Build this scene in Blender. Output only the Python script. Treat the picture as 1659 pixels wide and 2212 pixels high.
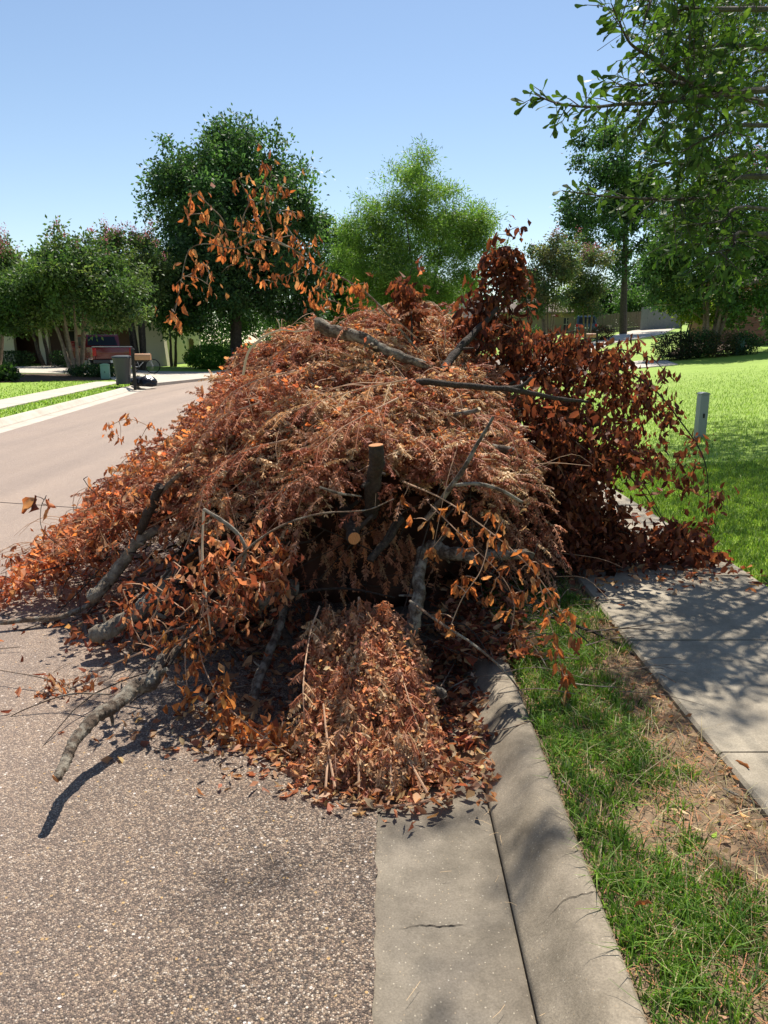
import bpy, bmesh, math, random
import numpy as np
from mathutils import Vector, Matrix, noise
from mathutils.geometry import delaunay_2d_cdt

for o in list(bpy.data.objects): bpy.data.objects.remove(o)
rnd = random.Random(7)
rng = np.random.default_rng(7)
scene = bpy.context.scene
C = scene.collection
rad = math.radians

# ------------------------------------------------------------------ camera
CAM_H = 1.65; PITCH = rad(12.97); FPX = 1598.0; CU, CV = 829.5, 1106.0
cam_d = bpy.data.cameras.new('camera'); cam = bpy.data.objects.new('camera', cam_d); C.objects.link(cam)
cam.location = (0, 0, CAM_H); cam.rotation_euler = (math.pi / 2 - PITCH, 0, 0)
cam_d.sensor_fit = 'VERTICAL'; cam_d.sensor_height = 36; cam_d.sensor_width = 27; cam_d.lens = 26
cam_d.clip_start = 0.05; cam_d.clip_end = 3000
scene.camera = cam
scene.render.resolution_x = 768; scene.render.resolution_y = 1024

# ------------------------------------------------------------------ light
SUN_EL, SUN_AZ = 59.0, 13.0          # degrees; azimuth measured to the right of straight ahead
w = bpy.data.worlds.new('World'); scene.world = w; w.use_nodes = True
nt = w.node_tree; bg = nt.nodes['Background']
sky = nt.nodes.new('ShaderNodeTexSky'); sky.sky_type = 'NISHITA'; sky.sun_disc = False
sky.sun_elevation = rad(SUN_EL); sky.sun_rotation = rad(SUN_AZ)
sky.altitude = 50; sky.air_density = 1.0; sky.dust_density = 0.15; sky.ozone_density = 0.55
nt.links.new(sky.outputs[0], bg.inputs[0]); bg.inputs[1].default_value = 0.086
sd = bpy.data.lights.new('sun', 'SUN'); sun = bpy.data.objects.new('sun', sd); C.objects.link(sun)
sd.energy = 5.0; sd.angle = rad(0.53); sd.color = (1.0, 0.94, 0.84)
sdir = Vector((math.sin(rad(SUN_AZ)) * math.cos(rad(SUN_EL)), math.cos(rad(SUN_AZ)) * math.cos(rad(SUN_EL)), math.sin(rad(SUN_EL))))
sun.rotation_euler = (-sdir).to_track_quat('-Z', 'Y').to_euler(); sun.location = (8, 20, 40)
vs = scene.view_settings; vs.view_transform = 'Standard'; vs.look = 'None'; vs.exposure = 0.72; vs.gamma = 1

# ------------------------------------------------------------------ pixel -> place helpers
cp, sp = math.cos(PITCH), math.sin(PITCH)
def ray(u, v):
    dx = (u - CU) / FPX; dy = (CV - v) / FPX
    return Vector((dx, cp + dy * sp, -sp + dy * cp))
def P(u, v, y):
    d = ray(u, v); return Vector((0, 0, CAM_H)) + d * (y / d.y)
def softplus(t): return math.log1p(math.exp(min(t, 30))) if t < 30 else t
def B(x, y):
    z = 0.085 * (softplus((x - 3.2) * 1.4) - softplus((x - 32) * 1.4)) / 1.4
    z += 0.022 * (softplus((y - 30) / 3) - softplus((y - 95) / 3)) * 3 / (1 + math.exp(-(x - 4) / 4))
    z += 0.012 * (softplus(-x - 10) - softplus(-x - 45))
    return z
def G(u, v, dz=0.0):
    d = ray(u, v); t = 1.0
    while t < 300:
        p = Vector((0, 0, CAM_H)) + d * t
        if p.z < B(p.x, p.y) + dz: return Vector((p.x, p.y, B(p.x, p.y) + dz))
        t += 0.02 + t * 0.002
    return Vector((0, 0, CAM_H)) + d * 100
def proj(p):
    x, y, z = p[0], p[1], p[2] - CAM_H
    zc = y * cp - z * sp; yc = y * sp + z * cp
    if zc <= 0.01: return None
    return CU + FPX * x / zc, CV - FPX * yc / zc

# ------------------------------------------------------------------ materials
def new_mat(name):
    m = bpy.data.materials.new(name); m.use_nodes = True
    n = m.node_tree.nodes; b = n['Principled BSDF']
    b.inputs['Specular IOR Level'].default_value = 0.3
    return m, m.node_tree, b
def N(t, ty, **kw):
    n = t.nodes.new(ty)
    for k, v in kw.items():
        if k.startswith('i_'):
            key = k[2:]; n.inputs[int(key) if key.isdigit() else key].default_value = v
        else: setattr(n, k, v)
    return n
def ramp(t, src, stops, interp='LINEAR'):
    r = t.nodes.new('ShaderNodeValToRGB'); e = r.color_ramp.elements; r.color_ramp.interpolation = interp
    while len(e) < len(stops): e.new(0.5)
    for q, (p, c) in zip(e, stops): q.position = p; q.color = (*c, 1) if len(c) == 3 else c
    t.links.new(src, r.inputs[0]); return r.outputs[0]
def mix(t, f, a, b, mode='MIX'):
    m = t.nodes.new('ShaderNodeMix'); m.data_type = 'RGBA'; m.blend_type = mode
    for s, x in ((0, f), (6, a), (7, b)):
        if hasattr(x, 'is_linked') or hasattr(x, 'links'): t.links.new(x, m.inputs[s])
        else: m.inputs[s].default_value = x if s == 0 else (*x, 1)
    return m.outputs[2]
def pos(t): return t.nodes.new('ShaderNodeNewGeometry').outputs['Position']
def noi(t, scale, detail=4, rough=0.55, vec=None):
    n = N(t, 'ShaderNodeTexNoise'); n.inputs['Scale'].default_value = scale; n.inputs['Detail'].default_value = detail
    n.inputs['Roughness'].default_value = rough
    t.links.new(vec if vec is not None else pos(t), n.inputs['Vector']); return n.outputs['Fac']
def bump(t, b, h, strength, dist=0.01):
    n = N(t, 'ShaderNodeBump'); n.inputs['Strength'].default_value = strength; n.inputs['Distance'].default_value = dist
    t.links.new(h, n.inputs['Height']); t.links.new(n.outputs[0], b.inputs['Normal'])
M = {}
def plain(name, col, rough=0.6, var=0.15, scale=8, metal=0.0, bmp=0.0, bscale=60):
    m, t, b = new_mat(name)
    c = mix(t, noi(t, scale), tuple(x * (1 - var) for x in col), tuple(min(1, x * (1 + var)) for x in col))
    t.links.new(c, b.inputs['Base Color']); b.inputs['Roughness'].default_value = rough; b.inputs['Metallic'].default_value = metal
    if bmp: bump(t, b, noi(t, bscale, 5), bmp)
    M[name] = m; return m
def leafmat(name, trans=0.3, rough=0.5, objvar=0.35, spec=0.3, ttint=(1, 1, 1)):
    m, t, b = new_mat(name)
    a = N(t, 'ShaderNodeVertexColor', layer_name='Col').outputs[0]
    oi = N(t, 'ShaderNodeObjectInfo').outputs['Random']
    v = N(t, 'ShaderNodeMapRange'); v.inputs[3].default_value = 1 - objvar; v.inputs[4].default_value = 1 + objvar
    t.links.new(oi, v.inputs[0])
    vm = N(t, 'ShaderNodeVectorMath', operation='SCALE'); t.links.new(a, vm.inputs[0]); t.links.new(v.outputs[0], vm.inputs['Scale'])
    t.links.new(vm.outputs[0], b.inputs['Base Color']); b.inputs['Roughness'].default_value = rough
    b.inputs['Specular IOR Level'].default_value = spec
    tr = N(t, 'ShaderNodeBsdfTranslucent')
    tm = N(t, 'ShaderNodeVectorMath', operation='MULTIPLY'); t.links.new(vm.outputs[0], tm.inputs[0]); tm.inputs[1].default_value = ttint
    t.links.new(tm.outputs[0], tr.inputs[0])
    ms = N(t, 'ShaderNodeMixShader'); ms.inputs[0].default_value = trans
    t.links.new(b.outputs[0], ms.inputs[1]); t.links.new(tr.outputs[0], ms.inputs[2])
    t.links.new(ms.outputs[0], t.nodes['Material Output'].inputs[0])
    M[name] = m; return m
leafmat('dry_leaf', 0.40, 0.6, 0.3, 0.22, (1.45, 1.12, 0.8))
leafmat('frond_leaf', 0.2, 0.6, 0.12, 0.18, (1.3, 1.05, 0.85))
leafmat('green_leaf', 0.40, 0.5, 0.06, 0.22, (1.2, 1.35, 0.65))
leafmat('oak_leaf', 0.38, 0.5, 0.25, 0.14, (1.4, 1.55, 0.5))
leafmat('grass_blade', 0.35, 0.5, 0.02, 0.35, (1.2, 1.35, 0.6))
leafmat('petal', 0.3, 0.6, 0.05)

def mk_road():
    m, t, b = new_mat('road_aggregate'); p = pos(t)
    v = N(t, 'ShaderNodeTexVoronoi'); v.inputs['Scale'].default_value = 175; t.links.new(p, v.inputs['Vector'])
    v2 = N(t, 'ShaderNodeTexVoronoi'); v2.inputs['Scale'].default_value = 85; t.links.new(p, v2.inputs['Vector'])
    sep = N(t, 'ShaderNodeSeparateColor'); t.links.new(v.outputs['Color'], sep.inputs[0])
    peb = ramp(t, sep.outputs[0], [(0, (.085, .066, .054)), (.28, (.15, .115, .092)), (.5, (.24, .18, .14)), (.68, (.33, .25, .18)), (.82, (.40, .32, .24)), (.93, (.50, .44, .37)), (1, (.58, .53, .47))], 'CONSTANT')
    gap = ramp(t, v.outputs['Distance'], [(0.0, (1, 1, 1)), (.42, (1, 1, 1)), (.62, (.46, .44, .42))])
    c = mix(t, 1.0, peb, gap, 'MULTIPLY')
    sep2 = N(t, 'ShaderNodeSeparateColor'); t.links.new(v2.outputs['Color'], sep2.inputs[0])
    big = ramp(t, sep2.outputs[1], [(0, (0, 0, 0)), (.94, (0, 0, 0)), (.945, (1, 1, 1))], 'CONSTANT')
    core = ramp(t, v2.outputs['Distance'], [(.0, (1, 1, 1)), (.36, (1, 1, 1)), (.42, (0, 0, 0))])
    bm_ = mix(t, 1.0, big, core, 'MULTIPLY')
    bc = ramp(t, sep2.outputs[0], [(0, (.45, .30, .13)), (.35, (.55, .48, .40)), (.6, (.30, .22, .15)), (.8, (.62, .58, .54))], 'CONSTANT')
    c = mix(t, bm_, c, bc)
    patch = ramp(t, noi(t, 1.1, 7, .68), [(.30, (.70, .70, .71)), (.48, (.95, .95, .95)), (.64, (1.10, 1.08, 1.04))])
    c = mix(t, 1.0, c, patch, 'MULTIPLY')
    # worn, dustier lanes away from the gutter; paleness also paints in glancing sheen
    sx = N(t, 'ShaderNodeSeparateXYZ'); t.links.new(p, sx.inputs[0])
    mr = N(t, 'ShaderNodeMapRange'); mr.inputs[1].default_value = -0.4; mr.inputs[2].default_value = -3.2; mr.inputs[3].default_value = 0; mr.inputs[4].default_value = .6
    t.links.new(sx.outputs[0], mr.inputs[0])
    c = mix(t, mr.outputs[0], c, (.40, .315, .26))
    st = N(t, 'ShaderNodeMapping'); st.inputs['Scale'].default_value = (1.6, .07, 1); t.links.new(p, st.inputs[0])
    c = mix(t, 1.0, c, ramp(t, noi(t, 1.0, 4, .6, st.outputs[0]), [(.3, (.84, .84, .85)), (.65, (1.06, 1.05, 1.04))]), 'MULTIPLY')
    c = mix(t, 1.0, c, (1.04, 1.0, .97), 'MULTIPLY'); t.links.new(c, b.inputs['Base Color']); b.inputs['Roughness'].default_value = .62
    hh = ramp(t, v.outputs['Distance'], [(0, (1, 1, 1)), (.7, (0, 0, 0))]); bump(t, b, hh, .7, .006)
    M['road'] = m
def mk_concrete(name, c0, c1, dirt=.5, speck=True):
    m, t, b = new_mat(name); p = pos(t)
    c = mix(t, ramp(t, noi(t, 2.3, 6, .65), [(.3, (0, 0, 0)), (.7, (1, 1, 1))]), c0, c1)
    fine = ramp(t, noi(t, 170, 3, .6), [(.3, (.78, .78, .78)), (.7, (1.15, 1.15, 1.15))])
    c = mix(t, 1.0, c, fine, 'MULTIPLY')
    if speck:
        v = N(t, 'ShaderNodeTexVoronoi'); v.inputs['Scale'].default_value = 115; t.links.new(p, v.inputs['Vector'])
        s = N(t, 'ShaderNodeSeparateColor'); t.links.new(v.outputs['Color'], s.inputs[0])
        a = ramp(t, s.outputs[0], [(0, (0, 0, 0)), (.80, (0, 0, 0)), (.81, (1, 1, 1))], 'CONSTANT')
        k = ramp(t, v.outputs['Distance'], [(0, (1, 1, 1)), (.22, (1, 1, 1)), (.30, (0, 0, 0))])
        pc = ramp(t, s.outputs[1], [(0, (.44, .38, .29)), (.4, (.36, .28, .19)), (.7, (.22, .18, .14)), (.93, (.40, .36, .30))], 'CONSTANT')
        c = mix(t, mix(t, 1.0, a, k, 'MULTIPLY'), c, pc)
    st0 = ramp(t, noi(t, 6, 6, .7), [(.36, (1 - dirt * .45, 1 - dirt * .46, 1 - dirt * .48)), (.56, (1.03, 1.03, 1.03))]); c = mix(t, 1.0, c, st0, 'MULTIPLY')
    st = ramp(t, noi(t, .9, 7, .7), [(.38, (1 - dirt * .55, 1 - dirt * .56, 1 - dirt * .6)), (.6, (1, 1, 1))])
    c = mix(t, 1.0, c, st, 'MULTIPLY')
    t.links.new(c, b.inputs['Base Color']); b.inputs['Roughness'].default_value = .8
    bump(t, b, noi(t, 140, 5, .7), .35, .006)
    M[name] = m
mk_road()
mk_concrete('kerb_concrete', (.22, .183, .138), (.36, .30, .222), .6)
mk_concrete('gutter_concrete', (.175, .146, .112), (.26, .222, .17), .6)
mk_concrete('walk_concrete', (.28, .238, .178), (.38, .325, .245), .45, False)
mk_concrete('drive_concrete', (.47, .41, .34), (.55, .49, .41), .2, False)
def mk_ground():
    m, t, b = new_mat('lawn_turf')
    c = mix(t, ramp(t, noi(t, 1.4, 5, .6), [(.3, (0, 0, 0)), (.7, (1, 1, 1))]), (.20, .31, .032), (.27, .40, .05))
    c = mix(t, 1.0, c, ramp(t, noi(t, 38, 4, .7), [(.25, (.62, .66, .6)), (.75, (1.25, 1.2, 1.2))]), 'MULTIPLY')
    c = mix(t, ramp(t, noi(t, .35, 6, .6), [(.55, (0, 0, 0)), (.72, (.5, .5, .5))]), c, (.24, .32, .06))
    t.links.new(c, b.inputs['Base Color']); b.inputs['Roughness'].default_value = .8; bump(t, b, noi(t, 60, 4), .6, .03)
    M['turf'] = m
    m, t, b = new_mat('verge_soil')
    c = mix(t, noi(t, 9, 6, .65), (.10, .062, .036), (.27, .19, .12))
    c = mix(t, ramp(t, noi(t, 55, 3, .6), [(.56, (0, 0, 0)), (.66, (1, 1, 1))]), c, (.33, .22, .13))
    t.links.new(c, b.inputs['Base Color']); b.inputs['Roughness'].default_value = .95; bump(t, b, noi(t, 70, 5), .8, .015)
    M['soil'] = m
    m, t, b = new_mat('mulch')
    c = mix(t, noi(t, 14, 6, .7), (.035, .022, .015), (.13, .075, .045)); t.links.new(c, b.inputs['Base Color']); b.inputs['Roughness'].default_value = .95
    bump(t, b, noi(t, 30, 5), 1, .03); M['mulch'] = m
mk_ground()
def mk_bark(name, c0, c1, lichen=0.0, scale=30):
    m, t, b = new_mat(name)
    tc = N(t, 'ShaderNodeTexCoord').outputs['Object']
    n1 = noi(t, scale, 6, .7, tc)
    c = mix(t, ramp(t, n1, [(.32, (0, 0, 0)), (.68, (1, 1, 1))]), c0, c1)
    if lichen:
        c = mix(t, ramp(t, noi(t, 17, 5, .65, tc), [(.52 - lichen * .12, (0, 0, 0)), (.60, (1, 1, 1))]), c, (.31, .27, .21))
    t.links.new(c, b.inputs['Base Color']); b.inputs['Roughness'].default_value = .85; bump(t, b, n1, 1.0, .02)
    M[name] = m
mk_bark('bark_grey', (.04, .028, .020), (.175, .125, .088), .45, 70)
mk_bark('bark_pale', (.09, .068, .05), (.26, .20, .145), 1.0, 60)
mk_bark('bark_dark', (.022, .016, .013), (.085, .062, .048), 0, 45)
mk_bark('bark_brown', (.10, .062, .04), (.27, .18, .12), .25, 50)
mk_bark('bark_tree', (.03, .024, .019), (.095, .075, .058), 0, 9)
mk_bark('bark_myrtle', (.13, .095, .07), (.30, .235, .18), 0, 7)
def mk_cut():
    m, t, b = new_mat('cut_wood'); tc = N(t, 'ShaderNodeTexCoord').outputs['Object']
    wv = N(t, 'ShaderNodeTexWave'); wv.inputs['Scale'].default_value = 55; wv.inputs['Distortion'].default_value = 6; t.links.new(tc, wv.inputs[0])
    t.links.new(mix(t, wv.outputs[1], (.34, .11, .035), (.55, .27, .11)), b.inputs['Base Color']); b.inputs['Roughness'].default_value = .8
    M['cut'] = m
mk_cut()
plain('tan_wall', (.27, .21, .14), .9, .1, 3)
plain('pale_wood', (.62, .47, .30), .8, .2, 40)
plain('stalk', (.46, .28, .17), .7, .25, 30)
plain('stucco', (.55, .49, .39), .9, .08, 3, bmp=.3)
plain('shingle', (.085, .07, .062), .9, .3, 14, bmp=.5, bscale=30)
plain('shingle_brown', (.16, .125, .10), .9, .3, 14)
plain('trim', (.55, .50, .43), .7, .05)
plain('door_wood', (.10, .045, .03), .5, .2)
plain('fence_wood', (.17, .135, .10), .9, .25, 6)
plain('fence_grey', (.20, .21, .21), .8, .2, 6)
plain('truck_red', (.15, .012, .014), .25, .05); M['truck_red'].node_tree.nodes['Principled BSDF'].inputs['Coat Weight'].default_value = .6
plain('suv_blue', (.035, .06, .12), .25, .05); M['suv_blue'].node_tree.nodes['Principled BSDF'].inputs['Coat Weight'].default_value = .6
plain('chrome', (.7, .7, .7), .2, .03, metal=1)
plain('rubber', (.018, .018, .018), .8, .1)
plain('dark_glass', (.010, .012, .016), .3, .05)
plain('tail_light', (.45, .015, .015), .2, .05)
plain('white_paint', (.75, .75, .72), .5, .05)
plain('cart_plastic', (.055, .062, .066), .45, .08)
plain('bag_plastic', (.012, .013, .02), .22, .1)
plain('bag_blue', (.18, .26, .42), .35, .15)
plain('bag_tie', (.65, .62, .12), .5, .1)
plain('pale_plastic', (.62, .62, .62), .5, .1)
plain('mailbox_copper', (.46, .25, .135), .55, .12)
plain('post_black', (.02, .019, .018), .5, .1)
plain('box_green', (.16, .30, .235), .5, .06)
plain('box_grey', (.30, .315, .32), .55, .05)
plain('crack_dirt', (.018, .014, .011), 1, .1)
plain('scrap', (.70, .66, .35), .5, .1)
plain('straw', (.52, .36, .20), .8, .3, 40)
plain('needle', (.34, .15, .07), .8, .3, 40)
plain('grey_pipe', (.5, .5, .5), .4, .05)
def mk_brick():
    m, t, b = new_mat('brick'); br = N(t, 'ShaderNodeTexBrick'); br.inputs['Scale'].default_value = 4.5
    br.inputs['Color1'].default_value = (.22, .085, .05, 1); br.inputs['Color2'].default_value = (.30, .13, .08, 1); br.inputs['Mortar'].default_value = (.36, .31, .26, 1)
    tc = N(t, 'ShaderNodeTexCoord').outputs['Object']; mp = N(t, 'ShaderNodeMapping'); mp.inputs['Rotation'].default_value = (math.pi / 2, 0, 0)
    t.links.new(tc, mp.inputs[0]); t.links.new(mp.outputs[0], br.inputs[0]); t.links.new(br.outputs[0], b.inputs['Base Color']); b.inputs['Roughness'].default_value = .9
    M['brick'] = m
mk_brick()

# ------------------------------------------------------------------ object helpers
def tag(o, label=None, cat=None, group=None, kind=None):
    if label: o['label'] = label
    if cat: o['category'] = cat
    if group: o['group'] = group
    if kind: o['kind'] = kind
    return o
def empty(name, loc, label, cat, group=None, rz=0):
    o = bpy.data.objects.new(name, None); C.objects.link(o); o.location = loc; o.rotation_euler = (0, 0, rz); o.empty_display_size = .2
    return tag(o, label, cat, group)
def link(name, me, parent=None, loc=None):
    o = bpy.data.objects.new(name, me); C.objects.link(o)
    if parent is not None: o.parent = parent
    if loc is not None: o.location = loc
    return o
def np_mesh(name, V, F, mat, cols=None, smooth=False):
    V = np.asarray(V, dtype=np.float32); F = np.asarray(F, dtype=np.int32); k = F.shape[1]
    me = bpy.data.meshes.new(name); me.vertices.add(len(V)); me.vertices.foreach_set('co', V.ravel())
    me.loops.add(F.size); me.loops.foreach_set('vertex_index', F.ravel())
    me.polygons.add(len(F)); me.polygons.foreach_set('loop_start', np.arange(0, F.size, k, dtype=np.int32))
    if smooth: me.polygons.foreach_set('use_smooth', np.ones(len(F), dtype=bool))
    me.update(calc_edges=True)
    if cols is not None:
        a = me.color_attributes.new('Col', 'FLOAT_COLOR', 'POINT')
        c4 = np.ones((len(V), 4), dtype=np.float32); c4[:, :3] = cols; a.data.foreach_set('color', c4.ravel())
    me.materials.append(M[mat]); return me
class MB:
    def __init__(s): s.v = []; s.f = []
    def add(s, v, f):
        n = len(s.v); s.v += [tuple(p) for p in v]; s.f += [tuple(i + n for i in q) for q in f]; return s
    def box(s, x0, x1, y0, y1, z0, z1):
        return s.add([(x0, y0, z0), (x1, y0, z0), (x1, y1, z0), (x0, y1, z0), (x0, y0, z1), (x1, y0, z1), (x1, y1, z1), (x0, y1, z1)],
                     [(0, 3, 2, 1), (4, 5, 6, 7), (0, 1, 5, 4), (1, 2, 6, 5), (2, 3, 7, 6), (3, 0, 4, 7)])
    def prism(s, poly, axis, a, b):
        # poly: 2-D outline, extruded along axis
        def pt(q, h):
            return {'x': (h, q[0], q[1]), 'y': (q[0], h, q[1]), 'z': (q[0], q[1], h)}[axis]
        n = len(poly); v = [pt(q, a) for q in poly] + [pt(q, b) for q in poly]
        f = [tuple(range(n))[::-1], tuple(range(n, 2 * n))] + [(i, (i + 1) % n, n + (i + 1) % n, n + i) for i in range(n)]
        return s.add(v, f)
    def tube(s, pts, rads, sides=6, cap=True, wob=0.0):
        v, f = tube_vf(pts, rads, sides, wob); s.add(v, f)
        n = len(s.v) - len(v)
        if cap:
            s.f.append(tuple(n + i for i in range(sides))[::-1]); s.f.append(tuple(n + len(v) - sides + i for i in range(sides)))
        return s
    def build(s, name, mat, parent=None, smooth=False, bev=0.0, world=True, loc=None):
        me = bpy.data.meshes.new(name)
        off = Vector(parent.location) if (parent is not None and world) else Vector((0, 0, 0))
        me.from_pydata([tuple(Vector(p) - off) for p in s.v], [], s.f)
        if bev or smooth:
            bm = bmesh.new(); bm.from_mesh(me)
            if bev:
                bmesh.ops.recalc_face_normals(bm, faces=bm.faces)
                bmesh.ops.bevel(bm, geom=list(bm.edges), offset=bev, segments=2, affect='EDGES', profile=.6)
            bm.to_mesh(me); bm.free()
        if smooth:
            me.polygons.foreach_set('use_smooth', [True] * len(me.polygons))
            try: me.set_sharp_from_angle(angle=rad(40))
            except Exception: pass
        me.materials.append(M[mat]); return link(name, me, parent, loc)
def tube_vf(pts, rads, sides=6, wob=0.0):
    pts = [Vector(p) for p in pts]; n = len(pts); v = []; f = []
    up = Vector((.31, .2, .93)); prev = None
    for i, p in enumerate(pts):
        t = (pts[min(i + 1, n - 1)] - pts[max(i - 1, 0)])
        t = t.normalized() if t.length > 1e-9 else Vector((0, 0, 1))
        if prev is None:
            a = t.cross(up); a = a.normalized() if a.length > 1e-4 else t.cross(Vector((1, 0, 0))).normalized()
        else:
            a = prev - t * prev.dot(t); a.normalize()
        prev = a; b = t.cross(a)
        for k in range(sides):
            an = 2 * math.pi * k / sides; r = rads[i] * (1 + wob * (rnd.random() - .5) * 2)
            v.append(p + (a * math.cos(an) + b * math.sin(an)) * r)
    for i in range(n - 1):
        for k in range(sides):
            k2 = (k + 1) % sides; f.append((i * sides + k, i * sides + k2, (i + 1) * sides + k2, (i + 1) * sides + k))
    return v, f
def smooth_line(pts, per=5):
    pts = [Vector(p) for p in pts]
    if len(pts) < 3: return [pts[0].lerp(pts[-1], i / per) for i in range(per + 1)]
    q = [pts[0] * 2 - pts[1]] + pts + [pts[-1] * 2 - pts[-2]]; out = []
    for i in range(1, len(q) - 2):
        p0, p1, p2, p3 = q[i - 1:i + 3]
        for k in range(per):
            t = k / per
            out.append(.5 * ((2 * p1) + (p2 - p0) * t + (2 * p0 - 5 * p1 + 4 * p2 - p3) * t * t + (3 * p1 - p0 - 3 * p2 + p3) * t ** 3))
    out.append(pts[-1]); return out
def lerp_list(a, n):
    return [float(x) for x in np.interp(np.linspace(0, 1, n), np.linspace(0, 1, len(a)), a)]

# ------------------------------------------------------------------ roads, kerbs, walks
R0 = smooth_line([(-.03, -14, 0), (-.03, -6, 0), (-.03, 0, 0), (-.03, 6, 0), (-.03, 11, 0), (.4, 16, 0), (2.0, 21, 0), (4.8, 26, 0), (8.0, 31, 0), (10.3, 36, 0), (11.0, 40.5, 0), (10, 45, 0), (6.6, 48.8, 0), (1.4, 50.2, 0)], 14)
L0 = smooth_line([(-5.6, -14, 0), (-6, -4, 0), (-6.4, 5, 0), (-6.75, 10, 0), (-7.2, 15, 0), (-7.6, 19, 0), (-8.05, 23.4, 0), (-8.5, 28, 0), (-8.7, 32, 0), (-8.6, 36.5, 0), (-8.1, 41, 0), (-6.6, 45.5, 0), (-3.2, 48.9, 0), (1.4, 50.2, 0)], 12)
def arc(line):
    s = [0.0]
    for a, b in zip(line, line[1:]): s.append(s[-1] + (b - a).length)
    return s
def offset(line, d, side):
    out = []
    for i, p in enumerate(line):
        t = (line[min(i + 1, len(line) - 1)] - line[max(i - 1, 0)]).normalized()
        out.append(p + Vector((t.y, -t.x, 0)) * d * side)
    return out
def at_s(line, S, s):
    i = int(np.searchsorted(S, s)); i = max(1, min(i, len(line) - 1))
    k = (s - S[i - 1]) / max(1e-9, S[i] - S[i - 1]); p = line[i - 1].lerp(line[i], k)
    t = (line[i] - line[i - 1]).normalized(); return p, Vector((t.y, -t.x, 0))
def on(p, dz=0.0): return Vector((p.x, p.y, B(p.x, p.y) + dz))
def sweep_seg(line, S, s0, s1, side, prof, step):
    n = max(1, int((s1 - s0) / step)); mb = MB(); rows = []
    for i in range(n + 1):
        p, nrm = at_s(line, S, s0 + (s1 - s0) * i / n); rows.append([on(p) + nrm * side * o + Vector((0, 0, z)) for o, z in prof])
    k = len(prof); v = [q for r in rows for q in r]; f = []
    for i in range(n):
        for j in range(k):
            j2 = (j + 1) % k; f.append((i * k + j, (i + 1) * k + j, (i + 1) * k + j2, i * k + j2))
    f.append(tuple(range(k))); f.append(tuple(n * k + j for j in range(k))[::-1])
    mb.add(v, f); return mb
SR, SL = arc(R0), arc(L0)
# road sheet
def road_mesh():
    nR = 2400; V = []; F = []
    ss = np.concatenate([np.arange(8, 24, .03), np.arange(24, SR[-1], .8)])
    cols = [0.0, .05, .14, .3, .5, .7, .86, 1.0]
    # pair each right-hand point with a left-hand point at the same fraction
    for s in ss:
        p, n = at_s(R0, SR, s); jit = (noise.noise(Vector((0, s * 14, 0))) * .014 + noise.noise(Vector((4, s * 40, 0))) * .006)
        a = p + n * (jit + .004)
        fr = (s - 0) / SR[-1]; q, _ = at_s(L0, SL, fr_map(s))
        for c in cols:
            r = a.lerp(q, c); V.append((r.x, r.y, B(r.x, r.y) + .006 + .05 * math.sin(math.pi * c) * 1.0))
    k = len(cols)
    for i in range(len(ss) - 1):
        for j in range(k - 1): F.append((i * k + j, i * k + j + 1, (i + 1) * k + j + 1, (i + 1) * k + j))
    return np_mesh('road', V, F, 'road', smooth=True)
sR_y11 = 25.0
def fr_map(s):
    # nearest-ish pairing: before the bend equal y, afterwards stretch
    return s * 1.0 if s < 22 else 22 + (s - 22) * (SL[-1] - 22) / (SR[-1] - 22)
tag(link('road', road_mesh()), kind='structure')
# gutters, kerbs (segments are parts)
GUT = [(0.0, -.004), (.2, -.012), (.40, -.006), (.411, -.014), (.411, -.12), (0, -.12)]
KERB = [(.416, -.12), (.416, -.004), (.424, .008), (.45, .024), (.49, .060), (.525, .095), (.555, .116), (.585, .125), (.628, .127), (.638, .118), (.642, -.12)]
def segs(parent_name, line, S, side, prof, mat, s0, s1, near, step_len, name):
    p, _ = at_s(line, S, s0); root = empty(parent_name, on(p), None, None); tag(root, kind='structure')
    s = s0
    while s < s1:
        e = min(s + step_len, s1)
        sweep_seg(line, S, s, e - .006, side, prof, .12 if near else .6).build(name, mat, root, smooth=True)
        s = e
    return root
segs('gutter_right', R0, SR, 1, GUT, 'gutter_concrete', 9.2, SR[-1] - .1, False, 3.05, 'gutter_slab')
segs('kerb_right', R0, SR, 1, KERB, 'kerb_concrete', 9.2, SR[-1] - .1, False, 3.05, 'kerb_stone')
segs('gutter_left', L0, SL, -1, GUT, 'drive_concrete', 16, SL[-1] - .1, False, 3.05, 'gutter_slab')
segs('kerb_left', L0, SL, -1, KERB, 'drive_concrete', 16, SL[-1] - .1, False, 3.05, 'kerb_stone')
# lawns (two sheets out to the horizon)
def lawn(name, edge, far):
    poly = [Vector((p.x, p.y)) for p in edge] + [Vector(p) for p in far]
    n = len(poly); pts = list(poly); x0, x1 = -420, 420
    def inside(q):
        c = False; j = n - 1
        for i in range(n):
            a, b = poly[i], poly[j]
            if (a.y > q[1]) != (b.y > q[1]) and q[0] < (b.x - a.x) * (q[1] - a.y) / (b.y - a.y) + a.x: c = not c
            j = i
        return c
    for (ax, bx, ay, by, st) in ((-14, 14, -2, 22, .8), (-40, 50, 0, 80, 3), (-400, 400, -20, 440, 22)):
        for x in np.arange(ax, bx, st):
            for y in np.arange(ay, by, st):
                q = (x + rnd.uniform(-.2, .2) * st, y + rnd.uniform(-.2, .2) * st)
                if inside(q): pts.append(Vector(q))
    v, e, f, *_ = delaunay_2d_cdt(pts, [], [list(range(n))], 1, 1e-5)
    V = [(p.x, p.y, B(p.x, p.y) + .088) for p in v]
    me = bpy.data.meshes.new(name); me.from_pydata(V, [], [tuple(q) for q in f]); me.polygons.foreach_set('use_smooth', [True] * len(me.polygons))
    me.materials.append(M['turf']); tag(link(name, me), kind='structure')
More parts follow.
